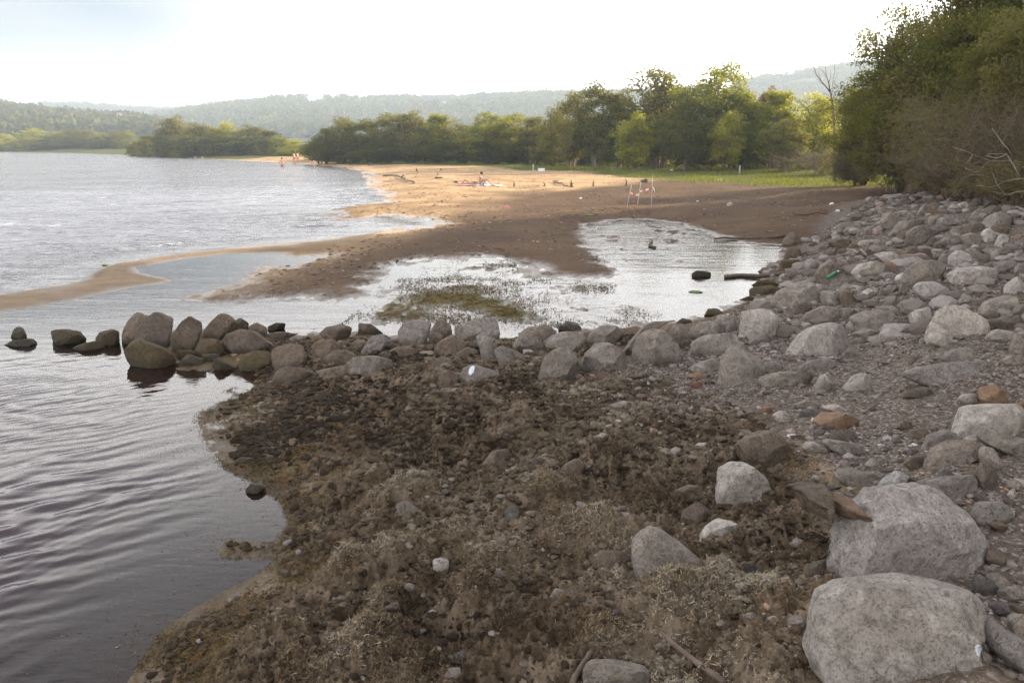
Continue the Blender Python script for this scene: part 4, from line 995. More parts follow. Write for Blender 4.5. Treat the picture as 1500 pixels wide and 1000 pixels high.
# ================================================================== HILLS
HILLM = NT("wooded_hill")
def hill_material(n):
    pos = n.N('ShaderNodeNewGeometry').outputs['Position']; a = n.noise(pos, .045, 5, .7); b = n.noise(pos, .006, 3, .6)
    c = n.mix(n.ramp(a, [(.35, 0.), (.65, 1.)]), (.03, .04, .02), (.085, .09, .04)); c = n.mix(n.ramp(b, [(.48, 0.), (.6, .8)]), c, (.14, .125, .06))
    return n.end(n.bsdf(c, .95, n.bump(a, 1., 3.), .1))
HM = hill_material(HILLM)
FM = leaf_material("far_foliage", (.035, .045, .022), (.085, .095, .045), (.10, .11, .04), .25)
def hill(name, prof, d0, d1, dback, base, label, ntree, tsize, seed, back=.5):
    """prof: (u, v) points of the skyline; the slope climbs from distance d0 to the ridge at d1"""
    us = np.linspace(prof[0][0], prof[-1][0], 160); vs = np.interp(us, [p[0] for p in prof], [p[1] for p in prof])
    az = np.arctan((us-750)/F/cp); el = -PITCH+np.arctan((500-vs)/F)
    hr = CZ+d1*np.tan(el)-tsize*.8
    s = np.linspace(0, 1, 60); sb = np.linspace(0, 1, 14)[1:]
    def surf(A, Hr, t):
        t = np.asarray(t); dd = np.where(t <= 1, d0+(d1-d0)*t, d1+(dback-d1)*(t-1))
        X_ = dd*np.tan(A); Y_ = dd+0*A
        up = np.where(t <= 1, sstep(t, -.15, 1.02)*1.0, 1-back*sstep(t-1, 0, 1))
        zb = base+(Hr-base)*up+(fbm(X_/180, Y_/180, seed, 4)*.16*(Hr-base))*np.sin(np.clip(t, 0, 1)*PI)
        edge = 1.; return X_, Y_, zb
    T_, A_ = np.meshgrid(np.concatenate([s, 1+sb]), az, indexing='ij'); Hr = np.broadcast_to(hr, T_.shape)
    ed = sstep(np.linspace(0, 1, len(az)), 0, .03)*(1-sstep(np.linspace(0, 1, len(az)), .97, 1)); Hr = base+(Hr-base)*(ed*1.0)[None, :]
    Xh, Yh, Zh = surf(A_, Hr, T_); Zh[0] = base-2
    nr, nt = Xh.shape; i = np.arange(nr-1)[:, None]*nt+np.arange(nt-1)[None, :]; f = np.stack([i, i+1, i+nt+1, i+nt], -1).reshape(-1, 4)
    me = mesh_np(name, np.stack([Xh, Yh, Zh], -1).reshape(-1, 3), f); tag(obj(name, me, HM), kind='structure', label=label, cat='hills')
    r = np.random.default_rng(seed); t = np.concatenate([r.uniform(0, 1, ntree)**.8, r.uniform(.97, 1.06, ntree//3)]); k = r.uniform(0, len(az)-1.001, len(t)); ki = k.astype(int)
    A = az[ki]+(az[ki+1]-az[ki])*(k-ki); H_ = Hr[0][ki]+(Hr[0][ki+1]-Hr[0][ki])*(k-ki)
    xh, yh, zh = surf(A, H_, t); den = fbm(xh/90, yh/90, seed+5, 3) > -.16
    xh, yh, zh = xh[den], yh[den], zh[den]; N = len(xh); q = 26
    sz = tsize*r.uniform(.5, 1.25, N); d_ = r.normal(size=(N, q, 3)); d_ /= np.linalg.norm(d_, axis=2)[..., None]; rad = r.uniform(.3, 1, (N, q, 1))**.5
    P = np.stack([xh, yh, zh], 1)[:, None, :]+d_*rad*(sz*.5)[:, None, None]*np.array([1, 1, 1.0])+np.array([0, 0, 1])*(sz*.45)[:, None, None]
    V, ff = leaf_quads(P.reshape(-1, 3), tsize*.34, r); m = mesh_np("forest", V, ff); attr(m, 'tint', np.repeat(np.clip(np.repeat(r.uniform(0, 1, N), q)+.25*d_[..., 2].ravel(), 0, 1), 4))
    tag(obj("forest", m, FM), 'far-off wood covering the '+label, 'forest', kind='stuff')
hill("hills", [(-260, 140), (-80, 140), (0, 145), (40, 150), (80, 158), (130, 163), (180, 168), (240, 172), (300, 186), (340, 200)], 480, 800, 1150, 3, 'nearer wooded hill at the left edge', 5200, 11, 11)
hill("hills", [(60, 160), (110, 151), (160, 153), (200, 156), (240, 158), (290, 161), (330, 160), (400, 162)], 1100, 1650, 2200, 5, 'pale low ridge behind the far point', 3000, 15, 12)
hill("hills", [(210, 190), (260, 168), (300, 160), (350, 153), (400, 147), (430, 143), (500, 142), (560, 144), (620, 143), (700, 141), (780, 139), (850, 137), (920, 135), (1000, 140), (1080, 150), (1150, 165)], 700, 1350, 2000, 4, 'long wooded ridge behind the beach trees', 9000, 12, 13)
hill("hills", [(880, 170), (960, 140), (1040, 124), (1090, 113), (1150, 104), (1200, 96), (1240, 90), (1320, 86), (1400, 88), (1500, 95), (1700, 110)], 800, 1200, 1900, 5, 'high pale blue ridge behind the right-hand trees', 7500, 12, 14)
# ================================================================== WEED, GRAVEL, PEBBLES
def in_rocks(x, y):
    m = np.zeros(x.shape, bool)
    for q in LOG:
        m |= (x-q['P'][0])**2+(y-q['P'][1])**2 < (q['r']*.72)**2
    return m
def sample(pl, n, seed, dens=None):
    r = np.random.default_rng(seed); lo = pl.min(0); hi = pl.max(0); lo = np.maximum(lo, [-3.5, 2.2]); hi = np.minimum(hi, [9, 14])
    x = r.uniform(lo[0], hi[0], n); y = r.uniform(lo[1], hi[1], n); return x, y, r
def strand_mesh(name, x, y, z, nrm, r, length, width, tint, lift=.02, segs=4, upb=0.):
    n = len(x); a = r.uniform(0, 2*PI, n); L = length*r.uniform(.4, 1.5, n)
    p = np.stack([x, y, z+r.uniform(-.004, 1., n)*lift], 1); th = a.copy(); el = r.normal(upb, .38, n)
    curl = r.normal(0, 2.0, n); celv = r.normal(-.35, .7, n); W_ = width*r.uniform(.5, 1.3, n)
    rows = []
    for k in range(segs+1):
        d = np.stack([np.cos(th)*np.cos(el), np.sin(th)*np.cos(el), np.sin(el)], 1)
        s = np.stack([-np.sin(th), np.cos(th), np.sin(el*3+a)*.8], 1); s /= np.linalg.norm(s, axis=1)[:, None]
        w = (W_*(1-.75*(k/segs)**2))[:, None]
        rows.append(np.stack([p+s*w/2, p-s*w/2], 1)); p = p+d*(L/segs)[:, None]; th = th+curl*.55+r.normal(0, .35, n); el = el+celv*.4
    V = np.stack(rows, 1).reshape(-1, 3); b = np.arange(n)[:, None]*(2*(segs+1)); q = np.arange(segs)[None, :]*2; i = b+q
    f = np.stack([i, i+1, i+3, i+2], -1).reshape(-1, 4); me = mesh_np(name, V, f)
    attr(me, 'tint', np.repeat(tint, 2*(segs+1))); return me
def lumps(name, x, y, z, s, tint, mat, seed, sub=1, flat=.6, smooth=False, sink=.25):
    v, f = ICO[sub]; n = len(x); r = np.random.default_rng(seed); m = len(v)
    sc = s[:, None]*r.uniform(.6, 1.35, (n, 3)); sc[:, 2] *= flat; a = r.uniform(0, 2*PI, n)
    P = v[None]*(1+r.normal(0, .2 if sub == 1 else .09, (n, m)))[..., None]*sc[:, None, :]
    X_ = P[..., 0]*np.cos(a)[:, None]-P[..., 1]*np.sin(a)[:, None]+x[:, None]; Y_ = P[..., 0]*np.sin(a)[:, None]+P[..., 1]*np.cos(a)[:, None]+y[:, None]
    Z_ = P[..., 2]+(z+s*flat*(1-2*sink)*.5)[:, None]
    me = mesh_np(name, np.stack([X_, Y_, Z_], -1).reshape(-1, 3), (f[None]+(np.arange(n)*m)[:, None, None]).reshape(-1, 3), None, smooth)
    attr(me, 'tint', np.repeat(tint, m)); return me
def weed_mat(name, stops, tr=.15):
    n = NT(name); c = n.ramp(n.attr('tint'), stops)
    return n.end(n.bsdf(c, .9, None, .15))
WEED = weed_mat("weed_strands", [(0., (.026, .017, .010)), (.3, (.078, .050, .026)), (.55, (.165, .118, .07)), (.8, (.25, .20, .14)), (1., (.36, .31, .24))])
GOLD = weed_mat("golden_weed", [(0., (.03, .021, .009)), (.35, (.08, .052, .020)), (.7, (.155, .105, .040)), (1., (.24, .185, .09))])
def gslope(x, y, z):
    z2, _ = terrain(x+.012, y); z3, _ = terrain(x, y+.012); return (z2-z)/.012, (z3-z)/.012
x, y, r = sample(WRK, 760000, 41)
w = sstep(sdist(x, y, WRK)+.2+fbm(x*1.5, y*1.5, 77, 4)*.5, -.2, .4)
d_ = np.hypot(x, y); k = (r.uniform(0, 1, len(x)) < w*np.clip(6/d_, .2, 1)**1.3) & (d_ > 2.4) & (np.abs(x) < .2+y*.72) & (y < 13.5)
x, y = x[k], y[k]; z, _ = terrain(x, y); k = (z > -.006) & ~in_rocks(x, y); x, y, z = x[k], y[k], z[k]
# dry pale weed on top of the heaps, dark wet weed in the hollows
zl = np.zeros_like(x)
zsm, _ = terrain(x, y, False)
pale = fbm(x*1.4, y*1.4, 141, 4, .6)
hi = z-zsm
tone = .06+1.05*pale+4.2*hi+.30*sstep(z, .12, .45)+.10*sstep(x, -.6, .8)-.12*(1-sstep(z, .02, .15))+.18*fbm(x*9, y*9, 143, 2)
gold = sstep(.11-z+.22*fbm(x*2.6, y*2.6, 145, 4, .65), -.02, .08)
dens = r.uniform(0, 1, len(x)) < np.clip(.34+fbm(x*3, y*3, 147, 3)*1.1+3*hi, .05, .8)
x, y, z, tone, gold = x[dens], y[dens], z[dens], tone[dens], gold[dens]
isg = r.uniform(0, 1, len(x)) < gold
t_ = np.clip(tone+r.normal(0, .16, len(x)), 0, 1)
a = ~isg
tag(obj("dry_seaweed", strand_mesh("dry_seaweed", x[a], y[a], z[a], None, r, .026, .0033, t_[a], .008, 4, 0.), WEED), 'curled dry brown and grey waterweed heaped over the shore', 'seaweed', kind='stuff')
a = isg
tag(obj("wet_seaweed", strand_mesh("wet_seaweed", x[a], y[a], z[a], None, r, .034, .0042, np.clip(r.uniform(0, 1, a.sum())*.6+.5*np.clip(tone[a], 0, 1), 0, 1), .010, 4, .05), GOLD), 'yellow-brown wet waterweed matted along the waterline', 'seaweed', kind='stuff')
# matted clumps under the strands
nm_ = 120000; qx, qy, r4 = sample(WRK, nm_, 45); w = sstep(sdist(qx, qy, WRK)+.2+fbm(qx*1.5, qy*1.5, 77, 4)*.5, -.2, .4)
k = (r4.uniform(0, 1, nm_) < w*np.clip(.5+fbm(qx*2, qy*2, 149, 3)*.9, .12, 1)) & (np.abs(qx) < .2+qy*.72) & (np.hypot(qx, qy) > 2.4); qx, qy = qx[k], qy[k]; qz, _ = terrain(qx, qy); k = (qz > .01) & ~in_rocks(qx, qy); qx, qy, qz = qx[k], qy[k], qz[k]
WMAT = NT("weed_mat"); pos_ = WMAT.N('ShaderNodeNewGeometry').outputs['Position']; n_a = WMAT.noise(pos_, 60, 5, .75, .8); n_b = WMAT.noise(pos_, 180, 3, .7)
cw = WMAT.ramp(WMAT.attr('tint'), [(0., (.03, .020, .012)), (.4, (.10, .072, .045)), (.75, (.20, .155, .105)), (1., (.33, .275, .21))]); cw = WMAT.mix(WMAT.ramp(n_a, [(.35, 0.), (.65, .8)]), cw, (.03, .021, .014))
WMATM = WMAT.end(WMAT.bsdf(cw, .92, WMAT.bump(n_b, 1., .006, WMAT.bump(n_a, 1., .02)), .15))
ts = np.clip(.22+.9*fbm(qx*1.4, qy*1.4, 141, 4, .6)+.3*sstep(qz, .05, .4)+r4.normal(0, .2, len(qx)), 0, 1)
tag(obj("seaweed_mats", lumps("seaweed_mats", qx, qy, qz, np.minimum(.007*np.exp(r4.exponential(.6, len(qx))), .034)*np.clip(np.hypot(qx, qy)/5, .8, 1.4), ts, WMATM, 4, 1, .55, False, .35), WMATM), 'matted clumps of rotting waterweed', 'seaweed', kind='stuff')
cx, cy, cz, ct = [], [], [], []
for (mx, my, ms, ma) in _md:
    n = int(3500*ms*ms/.09*min(1, 5/math.hypot(mx, my)))+900
    ax_ = mx+r.normal(0, ms*.50, n); ay_ = my+r.normal(0, ms*.55, n); cx.append(ax_); cy.append(ay_); ct.append(np.clip(.20+.8*fbm(ax_*1.4, ay_*1.4, 141, 4, .6)+.35*np.exp(-((ax_-mx)**2+(ay_-my)**2)/(ms*ms))+r.normal(0, .16, n), 0, 1))
cx, cy, ct = map(np.concatenate, (cx, cy, ct)); cz, _ = terrain(cx, cy); k = (cz > .03) & ~in_rocks(cx, cy); cx, cy, cz, ct = cx[k], cy[k], cz[k], ct[k]
tag(obj("dry_seaweed", strand_mesh("seaweed_tufts", cx, cy, cz, None, r, .038, .004, ct, .016, 5, .02), WEED), 'shaggy pale tufts of dried waterweed on the heaps', 'seaweed', kind='stuff')
# floating bits at the edge of the water
n = 30000; fx = r.uniform(-3.4, 0, n); fy = r.uniform(2.3, 9, n); _, fs = terrain(fx, fy, False)
cl = fbm(fx*2.2, fy*2.2, 151, 4, .7); k = (fs < .05) & (fs > -.75) & (r.uniform(0, 1, n) < np.exp(fs*5.0)*np.clip(.3+cl*2.2, .02, 1)*.8)
fx, fy = fx[k], fy[k]
tag(obj("floating_seaweed", strand_mesh("floating_seaweed", fx, fy, np.full(len(fx), .003), None, r, .022, .005, np.clip(r.uniform(.1, 1, len(fx)), 0, 1), .004, 3, 0.), GOLD), 'loose bits of waterweed floating near the shore', 'seaweed', kind='stuff')
# weed and litter over the flats of the lagoon
n = 120000; fx = r.uniform(-5, 6, n); fy = r.uniform(8.5, 20, n); s1 = sdist(fx, fy, WET); s2 = sdist(fx, fy, ALG); cl = fbm(fx*1.3, fy*1.0, 153, 4, .7)
k = ((s1 > -.1) | (s2 > -.2)) & (r.uniform(0, 1, n) < np.clip(.10+cl*1.4+.6*sstep(s2, -.2, .3), 0, 1)); fx, fy = fx[k], fy[k]; fz, _ = terrain(fx, fy)
tag(obj("lagoon_weed", strand_mesh("lagoon_weed", fx, fy, np.maximum(fz, 0), None, r, .06, .014, r.uniform(0, .9, len(fx)), .02, 3, .1), GOLD), 'brown-green weed spread over the shallow lagoon', 'seaweed', kind='stuff')
# clods and small litter on the mud
def lump_mat(name, stops):
    n = NT(name); pos = n.N('ShaderNodeNewGeometry').outputs['Position']; c = n.ramp(n.attr('tint'), stops); b = n.noise(pos, 90, 3, .7)
    c = n.mix(n.ramp(b, [(.35, .5), (.6, 0.)]), c, (.06, .045, .035)); return n.end(n.bsdf(c, .92, n.bump(b, .6, .004), .2))
PEB = lump_mat("pebbles", [(0., (.055, .045, .04)), (.35, (.12, .095, .08)), (.7, (.20, .17, .15)), (.93, (.30, .27, .25)), (.97, (.28, .15, .09)), (1., (.5, .48, .47))])
x, y, r = sample(GRV, 150000, 43)
w = sstep(sdist(x, y, GRV)+fbm(x*1.5, y*1.5, 78, 4)*.6, -.5, .3); d_ = np.hypot(x, y)
k = (r.uniform(0, 1, len(x)) < w*np.clip(.45+fbm(x*1.1, y*1.1, 79, 3)*.9, .12, 1)) & (np.abs(x) < .3+y*.72) & (d_ > 2.6); x, y = x[k], y[k]; z, _ = terrain(x, y); k = (z > .03); x, y, z = x[k], y[k], z[k]
s = .0055*np.exp(r.exponential(.42, len(x)))*np.clip(np.hypot(x, y)/5, .8, 1.6); s = np.minimum(s, .045)
tag(obj("gravel", lumps("gravel", x, y, z, s, r.uniform(0, 1, len(x)), PEB, 1), PEB), 'brown and grey gravel between the stones of the bank', 'gravel', kind='stuff')
x, y, r = sample(WRK, 5500, 47); k = (np.abs(x) < .3+y*.72) & (np.hypot(x, y) > 2.6) & (r.uniform(0, 1, len(x)) < np.clip(.35+fbm(x*1.3, y*1.3, 85, 3), .04, 1)); x, y = x[k], y[k]; z, _ = terrain(x, y); k = z > .02; x, y, z = x[k], y[k], z[k]
tag(obj("pebbles", lumps("pebbles", x, y, z, np.minimum(.009*np.exp(r.exponential(.5, len(x))), .045), r.uniform(.1, .8, len(x)), PEB, 5, 2, .6), PEB), 'small pebbles scattered through the weed', 'pebbles', kind='stuff')
# chips, straw bits and plant litter on the gravel
x, y, r = sample(GRV, 90000, 44); k = (np.abs(x) < .3+y*.72) & (np.hypot(x, y) > 2.6) & (r.uniform(0, 1, len(x)) < np.clip(.5+fbm(x*2, y*2, 81, 3), .1, 1)); x, y = x[k], y[k]; z, _ = terrain(x, y)
tag(obj("plant_litter", strand_mesh("plant_litter", x, y, z, None, r, .022, .0035, np.clip(r.normal(.45, .22, len(x)), 0, 1), .008, 2, .05), WEED), 'bits of straw and twig scattered over the gravel', 'plant litter', kind='stuff')
# clods on the far beach
MUDM = lump_mat("mud_clods", [(0., (.06, .042, .03)), (.6, (.16, .11, .075)), (.92, (.24, .17, .115)), (1., (.36, .30, .25))])
n = 420000; u_ = r.uniform(0, 1, n); y = 9*np.exp(u_*math.log(90/9.)); x = (r.uniform(-.45, .62, n))*y; z, sdd = terrain(x, y)
k = (sdd > .15) & (z > .015) & (sdist(x, y, GRS) < .5) & (sdist(x, y, BAR) < -.1) & (r.uniform(0, 1, n) < np.clip(.10+fbm(x*.9, y*.45, 83, 4, .7)*.9, .02, 1)); x, y, z = x[k], y[k], z[k]
s = .007*np.exp(r.exponential(.5, len(x)))*np.clip(y/16, .7, 1.8); s = np.minimum(s, .07)
tag(obj("mud_clods", lumps("mud_clods", x, y, z, s, r.uniform(0, 1, len(x)), MUDM, 2, 1, .3), MUDM), 'clods, leaves and crumbs of dark mud littering the beach', 'mud clods', kind='stuff')
# ------------------------------------------------------------------ filler stones of the rock slope, each a thing
SLOPE = poly([(1030,470),(1110,430),(1150,350),(1230,310),(1290,300),(1420,290),(1500,300),(1530,330),(1530,520),(1400,520),(1200,470),(1120,470)], z=.7)
CORNER = poly([(1380,640),(1500,600),(1540,1000),(1440,1000),(1450,860),(1400,760),(1300,720)], z=.85)
JET = poly([(390,492),(560,485),(760,488),(1000,470),(1010,530),(820,545),(640,545),(420,560)], z=.2)
def filler(pl, n, smin, smax, zone, seed):
    r = np.random.default_rng(seed); lo, hi = pl.min(0), pl.max(0); got = []; t = 0
    while len(got) < n and t < 9000:
        t += 1; x = r.uniform(lo[0], hi[0]); y = r.uniform(lo[1], hi[1])
        if sdist(np.array([x]), np.array([y]), pl)[0] < 0: continue
        s = r.uniform(smin, smax)*(.6+.4*r.random()); bad = False
        for q in LOG:
            if math.hypot(x-q['P'][0], y-q['P'][1]) < (q['r']+s/2)*.70: bad = True; break
        if bad: continue
        z = tz(x, y); kind = r.choice(list('gggtttppdr'), p=[.13, .13, .13, .14, .14, .13, .06, .06, .05, .03])
        k = 7; an = np.sort(r.uniform(0, 2*PI, k)+0); an = np.linspace(0, 2*PI, k, endpoint=False)+r.uniform(-.3, .3, k)
        asp = r.uniform(.55, 1.); ol = np.stack([np.cos(an), np.sin(an)*asp], 1)*(s/2)*r.uniform(.8, 1.15, k)[:, None]
        az = r.uniform(0, 2*PI); tl = r.normal(0, .22, 2); up = np.array([tl[0], tl[1], 1.]); up /= np.linalg.norm(up); a1 = np.cross(up, [math.cos(az), math.sin(az), .1]); a1 /= np.linalg.norm(a1); a2 = np.cross(up, a1)
        px = s*F/math.hypot(x, y)*.68; lod = 4 if px > 22 else 3
        th = s*r.uniform(.45, .85)
        me = rock_mesh("stone", ol, th, 5000+seed*100+len(got), lod, (a1, a2, up), 11)
        o = obj('stone', me, RM[kind], None, (x, y, z+th*.22))
        cz_ = z+th*.3; dd = np.array([x, y, cz_-CZ]); fw = dd[1]*cp-dd[2]*sp; uu = 750+F*dd[0]/fw; vv = 500-F*(dd[1]*sp+dd[2]*cp)/fw
        LOG.append(dict(o=o, u=uu, v=vv, w=s*F/fw, h=th*F/fw*.8, W=s, kind=kind, label=None, ref=None, P=np.array([x, y, cz_]), r=s/2, zone=zone)); got.append(o)
NLOG0 = len(LOG)
filler(SLOPE, 56, .26, .48, 's', 1)
filler(SLOPE, 10, .10, .22, 's', 2)
filler(CORNER, 14, .06, .15, 'c', 3)
filler(JET, 18, .16, .34, 'j', 4)
# small stones of the slope that are too many to name: one mass of rubble
v = ICO[2][0]
r = np.random.default_rng(61); n = 9000; lo, hi = SLOPE.min(0), SLOPE.max(0); x = r.uniform(lo[0], hi[0], n); y = r.uniform(lo[1], hi[1], n); k = sdist(x, y, SLOPE)+fbm(x, y, 91, 3)*.8 > 0; x, y = x[k], y[k]; z, _ = terrain(x, y)
s = np.minimum(.035*np.exp(r.exponential(.6, len(x))), .16)
tag(obj("rubble", lumps("rubble", x, y, z, s, r.uniform(.2, .95, len(x)), PEB, 3, 2, .6), PEB), 'small broken stones filling the gaps of the rock slope', 'rubble', kind='stuff')
# ------------------------------------------------------------------ labels of all stones
refs = [q for q in LOG if q['ref']]
LOG.sort(key=lambda q: (q['label'] is None, -q['w']*q['h'])); used_l = {}
def shape_word(q):
    a = q['w']/max(q['h'], 1); 
    return 'long flat' if a > 2.3 else 'flattish' if a > 1.6 else 'blocky' if a > 1.12 else 'chunky' if a > .85 else 'upright'
for q in LOG:
    o = q['o']; nm = 'boulder' if o.name.startswith('boulder') else 'brick fragment' if o.name.startswith('brick') else 'stone'
    if q['label']: o['label'] = q['label']; used_l[q['label']] = [o]
    else:
        sz = 'tiny' if q['w'] < 12 else 'small' if q['w'] < 28 else 'middling' if q['w'] < 45 else 'large'
        cands = sorted([(math.hypot(r_['u']-q['u'], (r_['v']-q['v'])*1.4), r_) for r_ in refs if r_ is not q], key=lambda t: t[0])[:4]; done = False
        for dd, r_ in cands:
            du, dv = q['u']-r_['u'], q['v']-r_['v']
            hz = 'right of' if du > 0 else 'left of'; vt = 'above' if dv < 0 else 'below'
            rel = hz if abs(du) > 2.2*abs(dv) else vt if abs(dv) > 1.4*abs(du) else vt+' and '+hz
            lab = f"{sz} {shape_word(q)} {COLW[q['kind']]} {nm} {'just ' if dd < (q['w']+r_['w'])*.62 else ''}{rel} {r_['ref']}"
            if lab not in used_l and len(lab.split()) <= 16: done = True; break
        if not done:
            dd, r_ = cands[0]; du, dv = q['u']-r_['u'], q['v']-r_['v']
            lab = f"{sz} {COLW[q['kind']]} {nm} {'above' if dv < 0 else 'below'} {r_['ref']}"
        if lab in used_l: o['group'] = lab[:60]; used_l[lab][0]['group'] = lab[:60]
        o['label'] = lab; used_l.setdefault(lab, []).append(o)
    o['category'] = nm if nm != 'stone' else 'rock'
    if nm == 'boulder': o['category'] = 'boulder'
    if 'group' not in o:
        o['group'] = 'stones of the jetty' if (q['u'] < 1080 and 460 < q['v'] < 565 and q['u'] > 170) else 'stones standing in the water' if q['u'] < 175 else 'stones of the rock slope' if q['v'] < 480 else 'stones on the near shore'
# ================================================================== SMALL THINGS
WHITE = simple("white_plastic", (.75, .75, .76), .45, .08, 9, .1)
branch_obj('stick', [([(944, 910), (965, 932), (990, 955), (1015, 975), (1060, 1008)], .012, .015)], DEADW, 'long brown stick slanting down to the bottom edge through the weed', 'stick', on_ground=True, lift=.03)
branch_obj('stick', [([(866, 962), (858, 975), (848, 990), (838, 1010)], .012, .014)], DEADW, 'short broken stick left of the bottom edge stone', 'stick', on_ground=True, lift=.03)
branch_obj('stick', [([(1025, 848), (1033, 842), (1050, 838)], .010, .013)], DEADW, 'short dark stick end poking from weed right of the angular rock', 'stick', on_ground=True, lift=.05)
branch_obj('stick', [([(852, 906), (858, 895), (864, 886)], .006, .007)], DEADW, 'little brown stick standing between small stones in the weed', 'stick', on_ground=True, lift=.04)
branch_obj('stick', [([(905, 626), (925, 630), (950, 636)], .007, .009)], DEADW, 'thin twig lying on gravelly ground below the trapezoid boulder', 'stick', on_ground=True, lift=.01)
branch_obj('stick', [([(1240, 376), (1256, 381), (1268, 385)], .022, .018)], TWIG2, 'pale bleached stick lying across the middle of the rock slope', 'stick', on_ground=True, lift=.15)
branch_obj('driftwood_log', [([(1062, 407), (1085, 405), (1110, 406), (1135, 403), (1160, 402)], .04, .055)], DEADW, 'dark waterlogged log lying at the near right edge of the lagoon', 'log', on_ground=True, lift=.03)
branch_obj('driftwood_log', [([(1046, 352), (1075, 351), (1110, 350), (1150, 347)], .03, .04)], DEADW, 'dark log along the far right edge of the lagoon', 'log', on_ground=True, lift=.04)
branch_obj('driftwood_branch', [([(561, 259), (570, 258), (580, 258), (588, 261), (597, 266), (607, 268)], .06, .04)], DEADW, 'curved dark driftwood branch on the sunlit sand left of the bathers', 'branch', on_ground=True, lift=.08)
branch_obj('driftwood_branch', [([(588, 261), (596, 266), (607, 269)], .07, .05)], TWIG2, 'pale bleached driftwood piece at the end of the curved dark one', 'branch', on_ground=True, lift=.05)
branch_obj('driftwood_branch', [([(812, 269), (816, 270), (825, 273), (832, 274)], .05, .03), ([(816, 270), (814, 267), (809, 267)], .03, .02)], DEADW, 'fallen branch on the sand between the stumps near the shade edge', 'branch', on_ground=True, lift=.08)
branch_obj('driftwood_branch', [([(640, 262), (642, 257), (644, 253)], .03, .015), ([(637, 262), (641, 262), (648, 262)], .06, .05)], DEADW, 'driftwood stump with one raised twig left of the bathers', 'branch', on_ground=True, lift=.08)
branch_obj('driftwood_branch', [([(1165, 315), (1180, 316), (1200, 312), (1212, 314)], .03, .02), ([(1200, 312), (1206, 310), (1212, 311)], .015, .01)], DEADW, 'dark forked branch on the mud before the rock slope', 'branch', on_ground=True, lift=.04)
branch_obj('driftwood_branch', [([(952, 362), (954, 357), (953, 353)], .05, .02), ([(952, 362), (957, 363), (960, 364)], .04, .03)], DEADW, 'dark snag sticking out of the far part of the lagoon', 'branch', on_ground=True, lift=.03)
def stump(u, v, h, w, label):
    P, _ = hit(u, v); b = MB(); r_ = random.Random(int(u))
    b.tube([(0, 0, -.1), (r_.gauss(0, .02), 0, h*.5), (r_.gauss(0, .05), 0, h)], [w, w*.75, w*.35], 7); b.tube([(0, 0, h*.3), (w*1.6, 0, h*.62)], [w*.4, w*.2], 5)
    b.tube([(-w*2, w, 0), (0, 0, h*.12), (w*2, -w, 0)], [w*.3, w*.6, w*.3], 5)
    tag(obj('wooden_stump', b.mesh('wooden_stump'), DEADW, None, tuple(P)), label, 'stump', 'stumps in a row on the beach')
for a in [(753, 273, .30, .05, 'small stump on the sand just right of the bathers'), (797, 273, .26, .05, 'second stump right of the bathers, standing alone'), (837, 274, .42, .08, 'thickest stump at the end of the fallen branch'), (869, 273, .38, .05, 'pointed stump in the middle of the row at the shade edge'),
          (917, 272, .45, .05, 'tall pointed stump nearest the three taped poles'), (611, 251, .35, .06, 'stump on the sand above the curved driftwood'), (646, 250, .25, .06, 'low stump above the driftwood stump with a raised twig')]: stump(*a)
# little dark lumps and litter on the sand
def lump_thing(name, u, v, s, mat, label, cat, flat=.6, group=None, seed=0):
    P, _ = hit(u, v); r_ = np.random.default_rng(seed+int(u)); k = 7; an = np.linspace(0, 2*PI, k, endpoint=False); ol = np.stack([np.cos(an), np.sin(an)*.7], 1)*s/2*r_.uniform(.8, 1.2, k)[:, None]
    me = rock_mesh(name, ol, s*flat, seed+int(u), 3, (RU, np.array([0, 1., 0]), np.array([0, 0, 1.])), 9); tag(obj(name, me, mat, None, (P[0], P[1], P[2]+s*flat*.2)), label, cat, group)
lump_thing('stone', 668, 268, .30, RM['d'], 'small dark pointed heap on the sand left of the lying bather', 'rock', 1.0)
lump_thing('stone', 680, 269, .22, RM['d'], 'small dark lump between the pointed heap and the lying bather', 'rock', .6)
lump_thing('stone', 543, 242.5, .9, RM['d'], 'dark lump on the sand at the far end of the beach', 'rock', .6)
lump_thing('stone', 944, 267.5, .55, RM['d'], 'dark round lump at the grass edge behind the taped poles', 'rock', .8)
lump_thing('stone', 1070, 301.5, .30, RM['p'], 'pale stone on the shaded mud right of the taped poles', 'rock', .8)
BOTT = simple("green_plastic", (.02, .14, .06), .25, .1, 4, .05); PINK = simple("pink_plastic", (.75, .16, .30), .4, .1, 4, .05)
LIT = [('plastic_bag', 743, 304, .22, PINK, 'crumpled pink bag on the sand at the edge of the shade'), ('plastic_bag', 1218, 299, .16, WHITE, 'small white scrap of litter standing on the mud before the rock slope'), ('plastic_bag', 1227, 310, .18, WHITE, 'white scrap of litter beside the dark forked branch'),
       ('plastic_bag', 1022, 295, .12, WHITE, 'tiny white scrap on shaded mud right of the taped poles'), ('plastic_bag', 850, 291, .16, WHITE, 'tiny white scrap on shaded mud left of the taped poles'), ('plastic_bag', 1054, 264, .28, WHITE, 'white scrap of litter lying in the grass strip'), ('plastic_bag', 984, 250, .35, WHITE, 'white scrap at the foot of the trees behind the taped poles'),
       ('plastic_bag', 659, 608, .03, WHITE, 'tiny bluish white scrap in the weed above the brown half-sunk stone'), ('plastic_bag', 330, 540, .05, WHITE, 'white scrap at the waterline below the green triangular stone')]
for nm, u, v, s, m, lb in LIT: lump_thing(nm, u, v, s, m, lb, 'litter', .7, seed=40)
GRNL = simple("green_weed", (.08, .13, .035), .7, .3, 12, .3)
lump_thing('floating_weed', 1020, 428, .30, GRNL, 'bright green patch floating on the lagoon near the jetty', 'weed', .18, seed=50)
